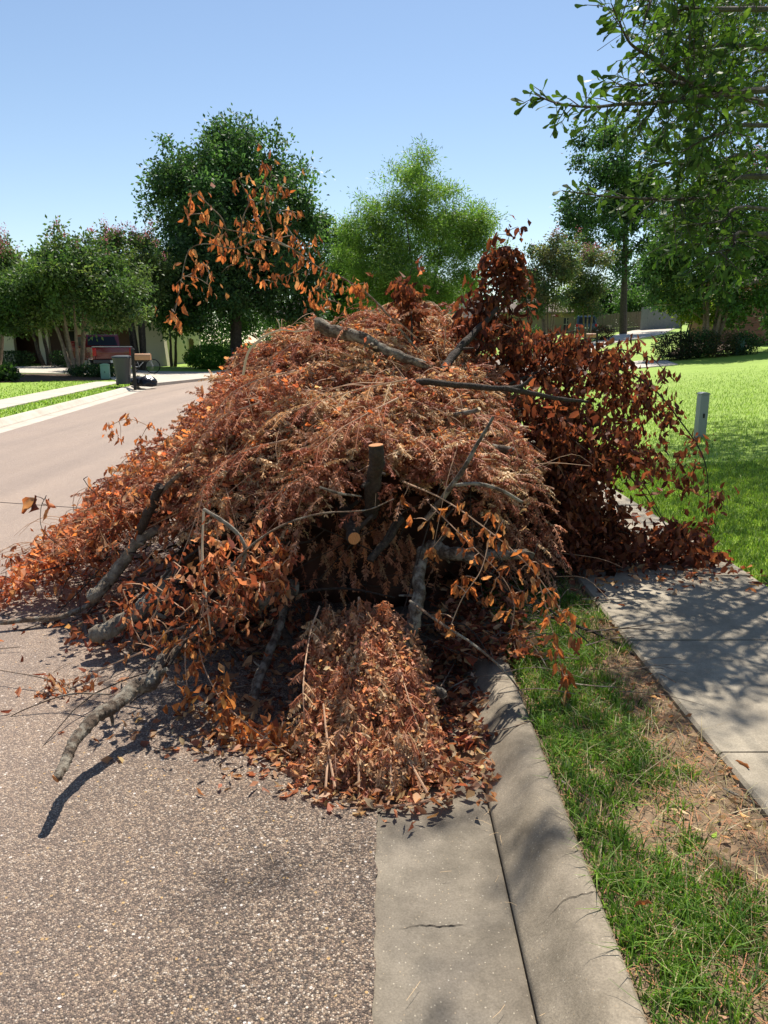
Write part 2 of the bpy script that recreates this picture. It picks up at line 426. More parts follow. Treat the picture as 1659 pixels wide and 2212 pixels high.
Rk = [p for p in offset(R0, .635, 1)][:-2:4]; Lk = [p for p in offset(L0, .635, -1)][:-2:4]
lawn('lawn_right', Rk, [(1.42, 50.83), (1.42, 450), (420, 450), (420, -25), (.6, -25)])
lawn('lawn_left', Lk, [(1.40, 50.83), (1.40, 450), (-420, 450), (-420, -25), (-6.2, -25)])
# sidewalk on the right: one slab after another
wk = empty('sidewalk_right', (1.75, 2.5, .13), None, None); tag(wk, kind='structure')
wk2 = empty('sidewalk_left', (-9, 20, .13), None, None); tag(wk2, kind='structure')
s = 14 + 2.53 - 1.08 * 4
k = 0
while s < 14 + 17:
    tilt = rnd.uniform(-.005, .005); e = s + 1.08
    sweep_seg(R0, SR, s + .007, e - .007, 1, [(1.30, .03), (1.30, .120 + tilt), (1.312, .132 + tilt), (2.468, .134 - tilt), (2.48, .122 - tilt), (2.48, .03)], .36).build('paving_slab', 'walk_concrete', wk, smooth=False)
    s = e
s = 18.0
while s < 42.5:
    e = s + 1.5
    sweep_seg(L0, SL, s + .01, e - .01, -1, [(1.5, .03), (1.5, .13), (2.6, .13), (2.6, .03)], .5).build('paving_slab', 'drive_concrete', wk2)
    s = e
# soil strip between kerb and walk
def verge():
    V = []; F = []; ys = np.arange(8, 26, .06); xs = np.linspace(.638, 1.305, 14)
    for sy in ys:
        p, n = at_s(R0, SR, sy)
        for x in xs:
            q = p + n * x; e = min(x - .638, 1.305 - x) * 6
            z = B(q.x, q.y) + .098 + min(1, e) * (.010 * noise.noise(Vector((q.x * 5, q.y * 5, 0))) + .014 * noise.noise(Vector((q.x * 16, q.y * 16, 3))))
            V.append((q.x, q.y, z))
    k = len(xs)
    for i in range(len(ys) - 1):
        for j in range(k - 1): F.append((i * k + j, i * k + j + 1, (i + 1) * k + j + 1, (i + 1) * k + j))
    tag(link('verge', np_mesh('verge', V, F, 'soil', smooth=True)), kind='structure')
verge()
def patch(name, pts, mat, dz, kind='structure'):
    g = [G(u, v, .09) for u, v in pts]; poly = [Vector((p.x, p.y)) for p in g]
    x0 = min(p.x for p in poly); x1 = max(p.x for p in poly); y0 = min(p.y for p in poly); y1 = max(p.y for p in poly)
    extra = []
    n = len(poly)
    for x in np.arange(x0, x1, 1.5):
        for y in np.arange(y0, y1, 1.5):
            c = False; j = n - 1
            for i in range(n):
                a, b = poly[i], poly[j]
                if (a.y > y) != (b.y > y) and x < (b.x - a.x) * (y - a.y) / (b.y - a.y) + a.x: c = not c
                j = i
            if c: extra.append(Vector((x, y)))
    v, e, f, *_ = delaunay_2d_cdt(poly + extra, [], [list(range(n))], 1, 1e-5)
    me = bpy.data.meshes.new(name); me.from_pydata([(p.x, p.y, B(p.x, p.y) + dz) for p in v], [], [tuple(q) for q in f]); me.materials.append(M[mat])
    bm = bmesh.new(); bm.from_mesh(me); be = [e for e in bm.edges if e.is_boundary]; r = bmesh.ops.extrude_edge_only(bm, edges=be)
    for v_ in [g for g in r['geom'] if isinstance(g, bmesh.types.BMVert)]: v_.co.z -= .2
    bm.to_mesh(me); bm.free()
    return tag(link(name, me), kind=kind)
patch('driveway_left', [(-60, 806), (13, 806), (145, 808), (225, 815), (262, 826), (330, 830), (420, 821), (505, 812), (480, 805), (400, 804), (320, 803), (262, 797), (150, 791), (13, 793), (-60, 793)], 'drive_concrete', .125)
patch('flower_bed_soil', [(-60, 829), (60, 825), (235, 821), (240, 815), (145, 809), (13, 808), (-60, 808)], 'mulch', .11)
patch('driveway_right', [(1262, 772), (1280, 760), (1330, 741), (1385, 731), (1432, 722), (1452, 713), (1470, 706), (1452, 700), (1405, 702), (1390, 709), (1350, 719), (1300, 732), (1258, 747)], 'drive_concrete', .13)
patch('driveway_near', [(1325, 801), (1465, 789), (1440, 780), (1385, 780), (1300, 790)], 'drive_concrete', .125)
patch('shrub_bed_soil', [(1438, 768), (1480, 770), (1560, 758), (1690, 741), (1690, 722), (1560, 728), (1480, 745)], 'mulch', .11)
patch('front_path', [(1570, 751), (1690, 730), (1690, 726), (1570, 747)], 'drive_concrete', .125)
patch('entrance_path', [(85, 794), (150, 794), (142, 784), (105, 784)], 'drive_concrete', .13)

# ------------------------------------------------------------------ leaf meshes and foliage builders
def dry_leaf_mesh(name, col, wid=.42, fold=.5, curl=.8, twist=.5, lobes=0):
    rows = 6; V = []; F = []; Cc = []
    x, z, ang = 0, 0, 0
    y = 0
    for i in range(rows):
        t = i / (rows - 1); wd = wid * (math.sin(math.pi * (t ** .8)) ** .75 if 0 < t < 1 else .04)
        wd *= rnd.uniform(.7, 1.25)
        if lobes and i in (2, 4): wd *= .55
        if lobes and i == 3: wd *= 1.35
        if i: ang += curl * .2 * (.5 + t); y += math.cos(ang) / (rows - 1); z += math.sin(ang) / (rows - 1)
        tw = twist * t
        for s in (-1, 0, 1):
            fx = s * wd * .5 * math.cos(fold * abs(s)); fz = abs(s) * wd * .5 * math.sin(fold) + rnd.uniform(-.07, .07); fx += rnd.uniform(-.035, .035)
            V.append((fx * math.cos(tw) - fz * math.sin(tw) * .6, y - math.sin(ang) * fz, z + math.cos(ang) * fz + fx * math.sin(tw)))
            k = rnd.uniform(.82, 1.15) * (1.08 if s == 0 else 1); Cc.append(tuple(c * k for c in col))
    for i in range(rows - 1):
        for j in range(2): F.append((i * 3 + j, i * 3 + j + 1, (i + 1) * 3 + j + 1, (i + 1) * 3 + j))
    return np_mesh(name, V, F, 'dry_leaf', Cc, True)
def leaf_set(prefix, cols, lobes=0, wid=.42):
    out = []
    for c in cols:
        for k in range(4):
            out.append(dry_leaf_mesh(prefix, c, wid * rnd.uniform(.8, 1.15), rnd.uniform(.5, 1.25), rnd.uniform(-.8, 1.6), rnd.uniform(-1.2, 1.2), lobes if k else 0))
    return out
ORANGE = [(.50, .195, .068), (.42, .155, .056), (.58, .265, .105), (.32, .11, .046), (.52, .30, .14)]
MAROON = [(.19, .065, .034), (.14, .046, .027), (.26, .095, .042), (.10, .034, .022)]
RED = [(.35, .12, .060), (.27, .085, .046), (.46, .20, .105), (.19, .062, .038), (.52, .29, .16)]
AMBER = [(.60, .275, .09), (.54, .225, .07), (.46, .17, .055), (.66, .36, .15), (.40, .15, .06)]
TAN = [(.55, .37, .20), (.46, .28, .14), (.62, .45, .27)]
LS = {'orange': leaf_set('dry_leaf', ORANGE, 0, .48), 'maroon': leaf_set('dry_leaf', MAROON, 0, .55), 'red': leaf_set('dry_leaf', RED, 1, .5), 'amber': leaf_set('dry_leaf', AMBER, 0, .5), 'tan': leaf_set('dry_leaf', TAN, 0, .45)}
def hang_matrix(p, ln, tilt=.6, dirn=None):
    d = Vector(dirn) if dirn is not None else Vector((0, 0, -1))
    d = (d + Vector((rnd.gauss(0, tilt), rnd.gauss(0, tilt), rnd.gauss(0, tilt * .6)))).normalized()
    a = d.cross(Vector((rnd.gauss(0, 1), rnd.gauss(0, 1), rnd.gauss(0, .4)))).normalized(); b = a.cross(d)
    m = Matrix((a, d, b)).transposed().to_4x4()
    return Matrix.Translation(p) @ m @ Matrix.Diagonal((ln, ln, ln, 1))
def put_leaf(root, me, mtx, name='leaf'):
    o = bpy.data.objects.new(name, me); C.objects.link(o); o.parent = root
    o.matrix_local = Matrix.Translation(-Vector(root.location)) @ mtx; return o
def nearest(nodes, p):
    best = None; bd = 1e9
    for q in nodes:
        d = (q - p).length_squared
        if d < bd: bd = d; best = q
    return best, math.sqrt(bd)
def spray(name, label, cat, stems, clusters, kinds, ln=.085, per=(2, 3), r0=.009, bark='bark_brown', tilt=.55, group=None, jitter=.03, leafdir=None, cap=300, mass=0):
    """stems: list of polylines of (u,v,y); clusters: list of (u,v,y)"""
    lines = [smooth_line([P(*q) for q in st], 6) for st in stems]
    root = empty(name, lines[0][0], label, cat, group); nodes = []
    for i, l in enumerate(lines):
        rr = lerp_list([r0 if i == 0 else r0 * .6, r0 * .55 if i == 0 else r0 * .38, .0022], len(l))
        MB().tube(l, rr, 6, wob=.08).build('stem', bark, root, smooth=True); nodes += l
    cl = [P(*c) + Vector((rnd.uniform(-1, 1), rnd.uniform(-1, 1), rnd.uniform(-1, 1))) * jitter for c in clusters]
    todo = list(cl); tw = MB(); cnt = 0
    todo.sort(key=lambda p: nearest(nodes, p)[1])
    for p in todo:
        q, d = nearest(nodes, p)
        if d > .012:
            m = (p + q) / 2 + Vector((rnd.uniform(-.1, .1), rnd.uniform(-.1, .1), rnd.uniform(-.02, .16))) * d
            l = smooth_line([q, m, p], 3); tw.tube(l, lerp_list([.0028 + .002 * min(1, d), .0013], len(l)), 4); nodes += l[1:]
        for _ in range(rnd.randint(*per)):
            if cnt >= cap: break
            put_leaf(root, rnd.choice(LS[rnd.choice(kinds)]), hang_matrix(p + Vector((rnd.gauss(0, .012), rnd.gauss(0, .012), rnd.gauss(0, .012))), ln * rnd.uniform(.65, 1.2), tilt, leafdir)); cnt += 1
    if tw.v: tw.build('twigs', bark, root)['kind'] = 'stuff'
    if mass:
        pal = {'orange': ORANGE, 'maroon': MAROON, 'red': RED, 'amber': AMBER, 'tan': TAN}[kinds[0]]
        src = cl; pts = []
        for _ in range(mass):
            p = rnd.choice(src); q, d = nearest(nodes[::3], p); pts.append(tuple(p.lerp(q, rnd.random() * .5) + Vector((rnd.gauss(0, .05), rnd.gauss(0, .05), rnd.gauss(0, .05))) - root.location))
        curled('leaf_mass', pts, pal, (ln * .45, ln * .95), .5, .42, root, -.9)['kind'] = 'stuff'
    return root
def curled(name, pts, cols, ln, flat=.6, asp=.45, parent=None, down=-.15, zmin=None):
    n = len(pts); D = rng.normal(size=(n, 3)) * np.array([1, 1, flat]) * (1 if down > -.5 else .5) + np.array([0, 0, down]); L = rng.uniform(ln[0], ln[1], n)
    D /= np.linalg.norm(D, axis=1, keepdims=True); r = rng.normal(size=(n, 3)) + np.array([0, 0, 1.2 if down > -.5 else 0]); A = np.cross(D, r); A /= np.linalg.norm(A, axis=1, keepdims=True); Nn = np.cross(A, D); P0 = np.array(pts)
    cu = rng.uniform(-.3, .5, n)[:, None]; L1 = L[:, None]; W = L1 * asp * rng.uniform(.7, 1.2, (n, 1)); f = rng.uniform(.1, .6, (n, 1))
    V = np.stack([P0, P0 + D * L1 * .45 + A * W * .5 + Nn * W * f, P0 + D * L1 * .5 + Nn * L1 * cu * .2, P0 + D * L1 * .45 - A * W * .5 + Nn * W * f, P0 + D * L1 * .82 + A * W * .3 + Nn * (W * f + L1 * cu * .5), P0 + D * L1 + Nn * L1 * cu * .7, P0 + D * L1 * .82 - A * W * .3 + Nn * (W * f + L1 * cu * .5)], 1).reshape(-1, 3)
    i = np.arange(n)[:, None] * 7; F = np.concatenate([i + np.array([[0, 1, 2, 3]]), i + np.array([[1, 4, 5, 2]]), i + np.array([[3, 2, 5, 6]])], 0)
    V = V + rng.normal(0, 1, V.shape) * np.repeat(L, 7)[:, None] * .07
    if zmin is not None: V[:, 2] = np.maximum(V[:, 2], zmin)
    return link(name, np_mesh(name, V, F, 'dry_leaf', np.repeat(jit_cols(cols, n, .18), 7, 0), True), parent)
def leaves_np(Pn, D, L, W, col, fold=.25):
    """one bent quad leaf for each point: returns V,F,C"""
    n = len(Pn); D = D / np.linalg.norm(D, axis=1, keepdims=True)
    r = rng.normal(size=(n, 3)); A = np.cross(D, r); A /= np.linalg.norm(A, axis=1, keepdims=True) + 1e-9; Nn = np.cross(A, D)
    L = L[:, None]; W = W[:, None]
    V = np.stack([Pn, Pn + D * L * .5 + A * W * .5 + Nn * W * fold, Pn + D * L, Pn + D * L * .5 - A * W * .5 + Nn * W * fold], 1).reshape(-1, 3)
    return V, np.arange(4 * n).reshape(n, 4), np.repeat(col, 4, 0)
def jit_cols(base, n, var=.2):
    base = np.array(base); c = base[rng.integers(0, len(base), n)]
    return np.clip(c * (1 + rng.normal(0, var, (n, 1))) * (1 + rng.normal(0, .05, (n, 3))), .004, .95)
def fronds_np(base, dirn, L, col, nl=24, hang=.8, ll=.045, lw=.012, droop=.35):
    n = len(base); dirn = dirn / np.linalg.norm(dirn, axis=1, keepdims=True); Z = np.array([0, 0, 1.0])
    t = np.linspace(.1, 1, nl)[None, :, None]
    Pc = base[:, None, :] + dirn[:, None, :] * L[:, None, None] * t - Z * (droop * L)[:, None, None] * t ** 2
    T = dirn[:, None, :] - 2 * Z * droop * t; T = T / np.linalg.norm(T, axis=2, keepdims=True)
    S = np.cross(T, Z + 1e-3); S /= np.linalg.norm(S, axis=2, keepdims=True) + 1e-9
    Vs, Fs, Cs = [], [], []; o = 0
    for sg in (-1, 1):
        D = .8 * sg * S + .3 * T - hang * Z + rng.normal(0, .38, T.shape)
        l = ll * (1 - .5 * np.abs(t[..., 0] * 1.6 - .7)) * rng.uniform(.7, 1.25, (n, nl))
        keep = rng.random(n * nl) < .93
        c = np.repeat(col, nl, 0) * rng.uniform(.75, 1.25, (n * nl, 1))
        V, F, Cc = leaves_np(Pc.reshape(-1, 3)[keep], D.reshape(-1, 3)[keep], l.reshape(-1)[keep], np.full(keep.sum(), lw) * rng.uniform(.7, 1.3, keep.sum()), c[keep], .2)
        Vs.append(V); Fs.append(F + o); Cs.append(Cc); o += len(V)
    # rachis ribbon
    tt = np.linspace(0, 1, 6)[None, :, None]
    R = base[:, None, :] + dirn[:, None, :] * L[:, None, None] * tt - Z * (droop * L)[:, None, None] * tt ** 2
    sd_ = np.cross(dirn, Z + 1e-3); sd_ /= np.linalg.norm(sd_, axis=1, keepdims=True) + 1e-9
    a = R + sd_[:, None, :] * .0016; b = R - sd_[:, None, :] * .0016 + np.array([0, 0, .0012])
    V = np.stack([a, b], 2).reshape(-1, 3); idx = np.arange(n)[:, None] * 12 + np.arange(5)[None, :] * 2
    F = np.stack([idx, idx + 1, idx + 3, idx + 2], 2).reshape(-1, 4)
    Vs.append(V); Fs.append(F + o); Cs.append(np.repeat(np.clip(col * 1.25, 0, .9), 12, 0))
    return np.concatenate(Vs), np.concatenate(Fs), np.concatenate(Cs)

# ------------------------------------------------------------------ the brush pile
def S(x, y):
    z = 0.0
    if 3.0 < y < 7.2:
        dx = x - .02
        if dx < 0: k = float(np.interp(-dx / float(np.interp(y, [3.2, 3.7, 4.3, 6.0, 7.0], [.42, .52, .92, 1, .8])), [0, .5, .9, 1.1, 1.85, 2.25, 2.8], [1, .96, .86, .76, .42, .27, 0]))
        else: k = float(np.interp(dx / float(np.interp(y, [3.2, 3.8, 4.4, 6.0], [.75, .85, 1, 1.1])), [0, .4, .7, .9, 1.1], [1, .96, .82, .6, 0]))
        z = k * float(np.interp(y, [3.0, 3.2, 3.4, 3.6, 4.0, 4.6, 5.3, 5.9, 6.6, 7.2], [.5, .70, .90, 1.06, 1.25, 1.47, 1.70, 1.76, 1.3, 0]))
    return z * (1 + .20 * noise.noise(Vector((x * 2.1, y * 2.1, 0)))) + (.17 * noise.noise(Vector((x * 4.2, y * 4.2, 4))) + .09 * noise.noise(Vector((x * 10, y * 10, 9)))) * min(1, z / .4)
def lip(x):   # where the overhang stops, measured along Y
    return float(np.interp(x, [-1.6, -1.1, -.8, -.5, -.2, .1, .4, .6, .8, 1.2], [4.3, 4.05, 3.74, 3.58, 3.58, 3.60, 3.62, 3.74, 4.05, 4.5])) + .05 * math.sin(x * 9 + 1)
def slope(x, y, e=.05): return Vector(((S(x - e, y) - S(x + e, y)) / (2 * e), (S(x, y - e) - S(x, y + e)) / (2 * e), 0))
RUST = [(.40, .165, .092), (.34, .12, .066), (.48, .225, .13), (.25, .082, .048), (.48, .26, .16)]
PALE = [(.60, .40, .22), (.54, .32, .17), (.66, .48, .29)]
# added sheet just below the fronds: a roof that blocks light over the hollow
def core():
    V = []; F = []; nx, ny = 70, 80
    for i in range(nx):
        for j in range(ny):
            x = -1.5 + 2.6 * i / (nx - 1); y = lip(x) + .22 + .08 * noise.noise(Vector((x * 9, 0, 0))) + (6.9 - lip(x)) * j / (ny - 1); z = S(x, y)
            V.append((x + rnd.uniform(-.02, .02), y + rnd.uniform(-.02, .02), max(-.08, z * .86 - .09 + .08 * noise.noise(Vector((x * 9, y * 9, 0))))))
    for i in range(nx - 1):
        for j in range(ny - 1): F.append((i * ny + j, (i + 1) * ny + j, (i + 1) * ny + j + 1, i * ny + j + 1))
    k0 = len(V)      # and an added wall, dark to deepen shade at the back of the hollow
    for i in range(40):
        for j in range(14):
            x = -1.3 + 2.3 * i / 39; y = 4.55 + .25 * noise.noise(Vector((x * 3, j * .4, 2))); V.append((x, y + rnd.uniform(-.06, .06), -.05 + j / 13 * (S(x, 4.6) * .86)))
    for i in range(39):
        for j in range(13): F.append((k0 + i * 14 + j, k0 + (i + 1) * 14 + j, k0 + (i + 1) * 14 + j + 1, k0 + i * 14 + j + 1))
    c = jit_cols([(.075, .032, .02), (.10, .045, .028), (.05, .022, .015)], len(V), .3)  # dark browns put the hollow's shade into the colour
    o = link('light_blocking_core', np_mesh('light_blocking_core', V, F, 'frond_leaf', c)); tag(o, 'added dark leaf-brown sheets blocking light inside brush pile', 'leaf litter', kind='stuff')
    tw = MB()
    for k in range(420):
        x, y = rnd.uniform(-2.0, 1.3), rnd.uniform(3.4, 6.6); z = S(x, y)
        if z < .15: continue
        p = Vector((x, y, rnd.uniform(.05, z * .95))); d = Vector((rnd.gauss(0, 1), rnd.gauss(0, .8), rnd.gauss(.05, .35))).normalized() * rnd.uniform(.3, .9)
        q = p + d
        if q.z > S(q.x, q.y) + .05 or q.z < .02: q.z = max(.03, S(q.x, q.y) * .7)
        m = (p + q) / 2 + Vector((rnd.gauss(0, .05), rnd.gauss(0, .05), rnd.gauss(.03, .05))); r = rnd.choice([.002, .003, .003, .004, .006, .009])
        tw.tube(smooth_line([p, m, q], 3), lerp_list([r, r * .8, r * .4], 7), 5)
    o = tw.build('twig_tangle', 'bark_dark', smooth=True); tag(o, 'tangle of thin twigs inside brush pile', 'twigs', kind='stuff')  # dark bark stands in for shade inside the hollow
core()
# feathery fronds covering the mound
def frond_cover():
    base, dirs, L, col = [], [], [], []
    n = 0
    while n < 9500:
        x, y = rnd.uniform(-2.3, 1.55), rnd.uniform(3.3, 7.0); z = S(x, y)
        if z < .45 or y < lip(x) or (x < -1.3 and rnd.random() < .6): continue
        if noise.noise(Vector((x * 6.5, y * 5, 12))) > .22 and rnd.random() < .85: continue
        if y > 5.9 and rnd.random() < .5: continue
        if x < -.9 and rnd.random() < .35: continue
        if x > .62 and rnd.random() < min(.9, (x - .62) * 3): continue
        g = slope(x, y); g.z = 0
        gd = g.normalized() if g.length > .05 else Vector((0, -1, 0))
        d = gd * rnd.uniform(-.1, .25) + Vector((rnd.gauss(0, .9), rnd.gauss(-.1, .8), rnd.uniform(-.15, .75))) - Vector((0, 0, min(1.2, g.length) * .25))
        base.append((x, y, z - abs(rnd.gauss(0, .09)) + rnd.uniform(0, .05))); dirs.append(d); L.append(rnd.uniform(.07, .19))
        pale = max(0, noise.noise(Vector((x * 1.6 + 3, y * 1.3, 1))) * 1.6) + .16 + (.8 if (-.5 < x < .6 and 3.75 < y < 5.1) else 0) + (.35 if (-.9 < x < -.3 and 3.5 < y < 4.3) else 0)
        col.append(PALE[rnd.randint(0, 2)] if rnd.random() < pale * .6 else RUST[rnd.randint(0, 4)]); n += 1
    # wild arching sprigs that break the outline
    for k in range(230):
        x, y = rnd.uniform(-1.9, .95), rnd.uniform(3.5, 6.2); z = S(x, y)
        if z < .4 or y < lip(x): continue
        a = rnd.uniform(0, 6.28); d0 = Vector((math.cos(a), math.sin(a) * .8, rnd.uniform(.25, .9))).normalized(); ln_ = rnd.uniform(.18, .42); p0 = Vector((x, y, z - .03)); c0 = RUST[rnd.randint(0, 4)] if rnd.random() < .8 else PALE[rnd.randint(0, 2)]
        for q in range(9):
            t = q / 9; p = p0 + d0 * ln_ * t - Vector((0, 0, .5 * ln_ * t * t)); sd2 = Vector((-d0.y, d0.x, 0)) * (1 if q % 2 else -1)
            base.append(tuple(p)); dirs.append(d0 * .5 + sd2 * .8 + Vector((rnd.gauss(0, .2), rnd.gauss(0, .2), rnd.gauss(0, .25)))); L.append(rnd.uniform(.06, .12)); col.append(c0)
    # fringe that hangs over the front lip
    for k in range(80):
        x = rnd.uniform(-.85, .7); y = lip(x) + rnd.gauss(0.0, .10); z = S(x, y) - abs(rnd.gauss(0, .05))
        base.append((x, y, z)); dirs.append(Vector((rnd.gauss(0, .6), rnd.uniform(-.9, -.1), rnd.uniform(-.5, .2)))); L.append(rnd.uniform(.06, .14)); col.append(RUST[rnd.randint(0, 4)])
    # the big hanging drape down the middle and its foot
    for k in range(3000):
        t = rnd.random(); cx = -.10 + .05 * t; cy = 3.52 - 1.02 * t ** 1.25; cz = .70 - .66 * t ** .95
        wd = .15 + .13 * t; a = rnd.uniform(-1, 1); x = cx + a * wd
        if t < .40:
            if rnd.random() < .93: continue
            cy += .5; wd *= 1.6; x = cx + a * wd
        nz = noise.noise(Vector((x * 9, t * 7, 3))); base.append((x, cy + abs(a) * .08 + rnd.gauss(0, .04) - .10 * nz, max(.03, cz + rnd.gauss(.03, .04) + .09 * nz * (1 - .4 * t) - .08 * abs(a)))); dirs.append(Vector((a * .4 + rnd.gauss(0, .45), -.4 + rnd.gauss(0, .35), -.8 + rnd.gauss(0, .3)))); L.append(rnd.uniform(.04, .10))
        col.append(PALE[rnd.randint(0, 2)] if rnd.random() < max(0, t - .5) * .9 else [RUST[0], RUST[2], RUST[4], (.42, .24, .13), (.50, .20, .09)][rnd.randint(0, 4)])
    # dark fronds hanging in the hollow behind it
    for k in range(40):
        x = rnd.uniform(-.6, .5); y = rnd.uniform(4.1, 4.5); z = rnd.uniform(.2, .9) * min(1, S(x, y))
        base.append((x, y, z)); dirs.append(Vector((rnd.gauss(0, .5), rnd.gauss(-.3, .4), -.6))); L.append(rnd.uniform(.15, .32)); col.append(RUST[rnd.randint(0, 4)])
    for k in range(220):
        x = rnd.uniform(.5, 1.05); y = rnd.uniform(4.1, 4.8) ; z = rnd.uniform(.25, .8)
        base.append((x, y, z)); dirs.append(Vector((rnd.gauss(.2, .5), rnd.gauss(-.3, .4), -.4 + rnd.gauss(0, .3)))); L.append(rnd.uniform(.08, .18)); col.append(RUST[rnd.randint(0, 4)])
    base = np.array(base); dirs = np.array([tuple(d) for d in dirs]); L = np.array(L); col = np.array(col) * rng.uniform(.8, 1.2, (len(L), 1))
    V, F, Cc = fronds_np(base, dirs, L, col, 18, .55, .031, .0095, .3); V[:, 2] = np.maximum(V[:, 2], .012)
    o = link('dry_frond_mass', np_mesh('dry_frond_mass', V, F, 'frond_leaf', Cc)); tag(o, 'mass of rust brown feathery fronds covering the brush pile', 'dry fronds', kind='stuff')
frond_cover()
# loose dry leaves on the mound, the left apron and the ground round it
def loose_leaves():
    def merged(name, label, pts, cols, ln, flat=.6, asp=.45):
        tag(curled(name, pts, cols, ln, flat, asp, None, -.15, .010), label, 'leaf litter', kind='stuff')
    def surf(n, ax, ay, ok, dz=(-.08, .04)):
        out = []
        while len(out) < n:
            x, y = rnd.uniform(*ax), rnd.uniform(*ay); z = S(x, y)
            if not ok(x, y, z): continue
            out.append((x, y, max(.012, z + rnd.uniform(*dz))))
        return out
    merged('red_leaf_mass', 'mass of red brown oak leaves spread over left side of brush pile', surf(6500, (-3.0, -.45), (3.4, 6.3), lambda x, y, z: z > .03 and x < -.85 + rnd.gauss(0, .3) and y > lip(x) - .05 + rnd.gauss(0, .06), (-.10, .06)), RED + ORANGE[:2], (.035, .075))
    merged('maroon_leaf_mass', 'mass of dark maroon leaves on right side of brush pile', [(x_, y_, abs(z_)) for x_, y_, z_ in [(rnd.gauss(1.1, .3), rnd.uniform(4.6, 5.7), rnd.uniform(.0, 1.45) * max(.2, 1 - abs(rnd.gauss(0, .3)))) for _ in range(4200)] + [(rnd.uniform(.9, 2.3), rnd.gauss(5.1, .2), .15 + abs(rnd.gauss(0, .08))) for _ in range(800)]], MAROON, (.04, .09), .9, .55)
    merged('pale_clippings', 'straw coloured dry clippings on sunlit top of brush pile', surf(1700, (-.7, .75), (3.7, 5.3), lambda x, y, z: abs(noise.noise(Vector((x * 1.7, y * 1.7, 7)))) < .28, (.0, .06)), PALE + TAN, (.025, .06), .5, .25)
    merged('crest_leaves', 'rust leaves curled among fronds over whole brush pile', surf(6500, (-1.2, .9), (3.5, 6.3), lambda x, y, z: z > .5 and y > lip(x), (-.05, .07)), RUST + ORANGE[:2] + RED[:2] + PALE[:1], (.018, .048), .9)
    foot = []
    for k in range(900):
        a = rnd.gauss(0, 1); foot.append((.02 + a * .26, 2.52 + rnd.gauss(0, .10) + .05 * a * a, .012 + abs(rnd.gauss(0, .022))))
    for k in range(420): foot.append((rnd.gauss(-.55, .24), rnd.gauss(2.84, .15), .012 + abs(rnd.gauss(0, .03))))
    for k in range(240): foot.append((rnd.gauss(.38, .16), rnd.gauss(3.05, .18), .012 + abs(rnd.gauss(0, .02))))
    merged('foot_leaf_litter', 'tan and rust leaves drifted at foot of brush pile on road and gutter', foot, TAN + [RUST[0], RUST[2], (.42, .2, .1)], (.025, .06), .4)
    tg = []
    for k in range(1900):
        t = rnd.uniform(.46, 1); a = rnd.uniform(-1, 1); x = -.10 + .05 * t + a * (.17 + .15 * t); tg.append((x, 3.48 - 1.02 * t ** 1.25 + abs(a) * .08 + rnd.gauss(0, .05), max(.015, .72 - .66 * t ** .95 - .08 * abs(a) + rnd.gauss(.02, .04))))
    merged('hanging_leaf_mass', 'curled tan and rust leaves clinging to central hanging drape', tg, TAN[:2] + [RUST[0], RUST[2], RUST[4], (.36, .21, .12), (.40, .24, .14)], (.014, .034), 1.0)
    rd = []
    for k in range(900): rd.append((rnd.uniform(-1.75, -.5), rnd.uniform(3.65, 4.35), .02 + abs(rnd.gauss(0, .10))))
    for k in range(560): rd.append((rnd.uniform(-3.1, -1.0), rnd.gauss(4.2, .55), .012 + abs(rnd.gauss(0, .02))))
    for k in range(300): rd.append((rnd.uniform(.5, 2.5), rnd.gauss(4.75, .28), B(1, 4) + .135 + abs(rnd.gauss(0, .025))))
    for k in range(1300): rd.append((rnd.uniform(-.95, .75), rnd.uniform(3.0, 4.2), .012 + abs(rnd.gauss(0, .03))))  # leaves added on the hollow floor to make it less bright
    for k in range(500): rd.append((rnd.gauss(.3, .14), rnd.uniform(2.75, 3.6), .02 + abs(rnd.gauss(0, .03))))
    for k in range(900): rd.append((rnd.uniform(.3, .8), 3.35 + abs(rnd.gauss(.35, .5)), .13 + abs(rnd.gauss(0, .04))))
    merged('edge_leaf_litter', 'scattered dead leaves on ground around brush pile', rd, RED + TAN[:2] + MAROON, (.03, .075), .35)
loose_leaves()
def surface_twigs():
    tw = MB()
    for k in range(900):
        x, y = rnd.uniform(-2.6, 1.2), rnd.uniform(3.35, 6.0); z = S(x, y)
        if z < .2 or y < lip(x) - .05: continue
        a = rnd.uniform(0, 6.28); ln_ = rnd.uniform(.12, .5); p = Vector((x, y, z + rnd.uniform(-.03, .05))); q = p + Vector((math.cos(a), math.sin(a) * .8, 0)) * ln_
        q.z = (S(q.x, q.y) if S(q.x, q.y) > .1 else z - .1) + rnd.uniform(-.03, .12); m = (p + q) / 2 + Vector((rnd.gauss(0, .03), rnd.gauss(0, .03), rnd.uniform(.0, .08)))
        r = rnd.choice([.0015, .0018, .0022, .003]); tw.tube(smooth_line([p, m, q], 3), lerp_list([r, r * .8, r * .45], 7), 4)
    o = tw.build('surface_twigs', 'stalk'); tag(o, 'thin tan twigs and leafless stalks sticking out all over brush pile', 'twigs', kind='stuff')
surface_twigs()

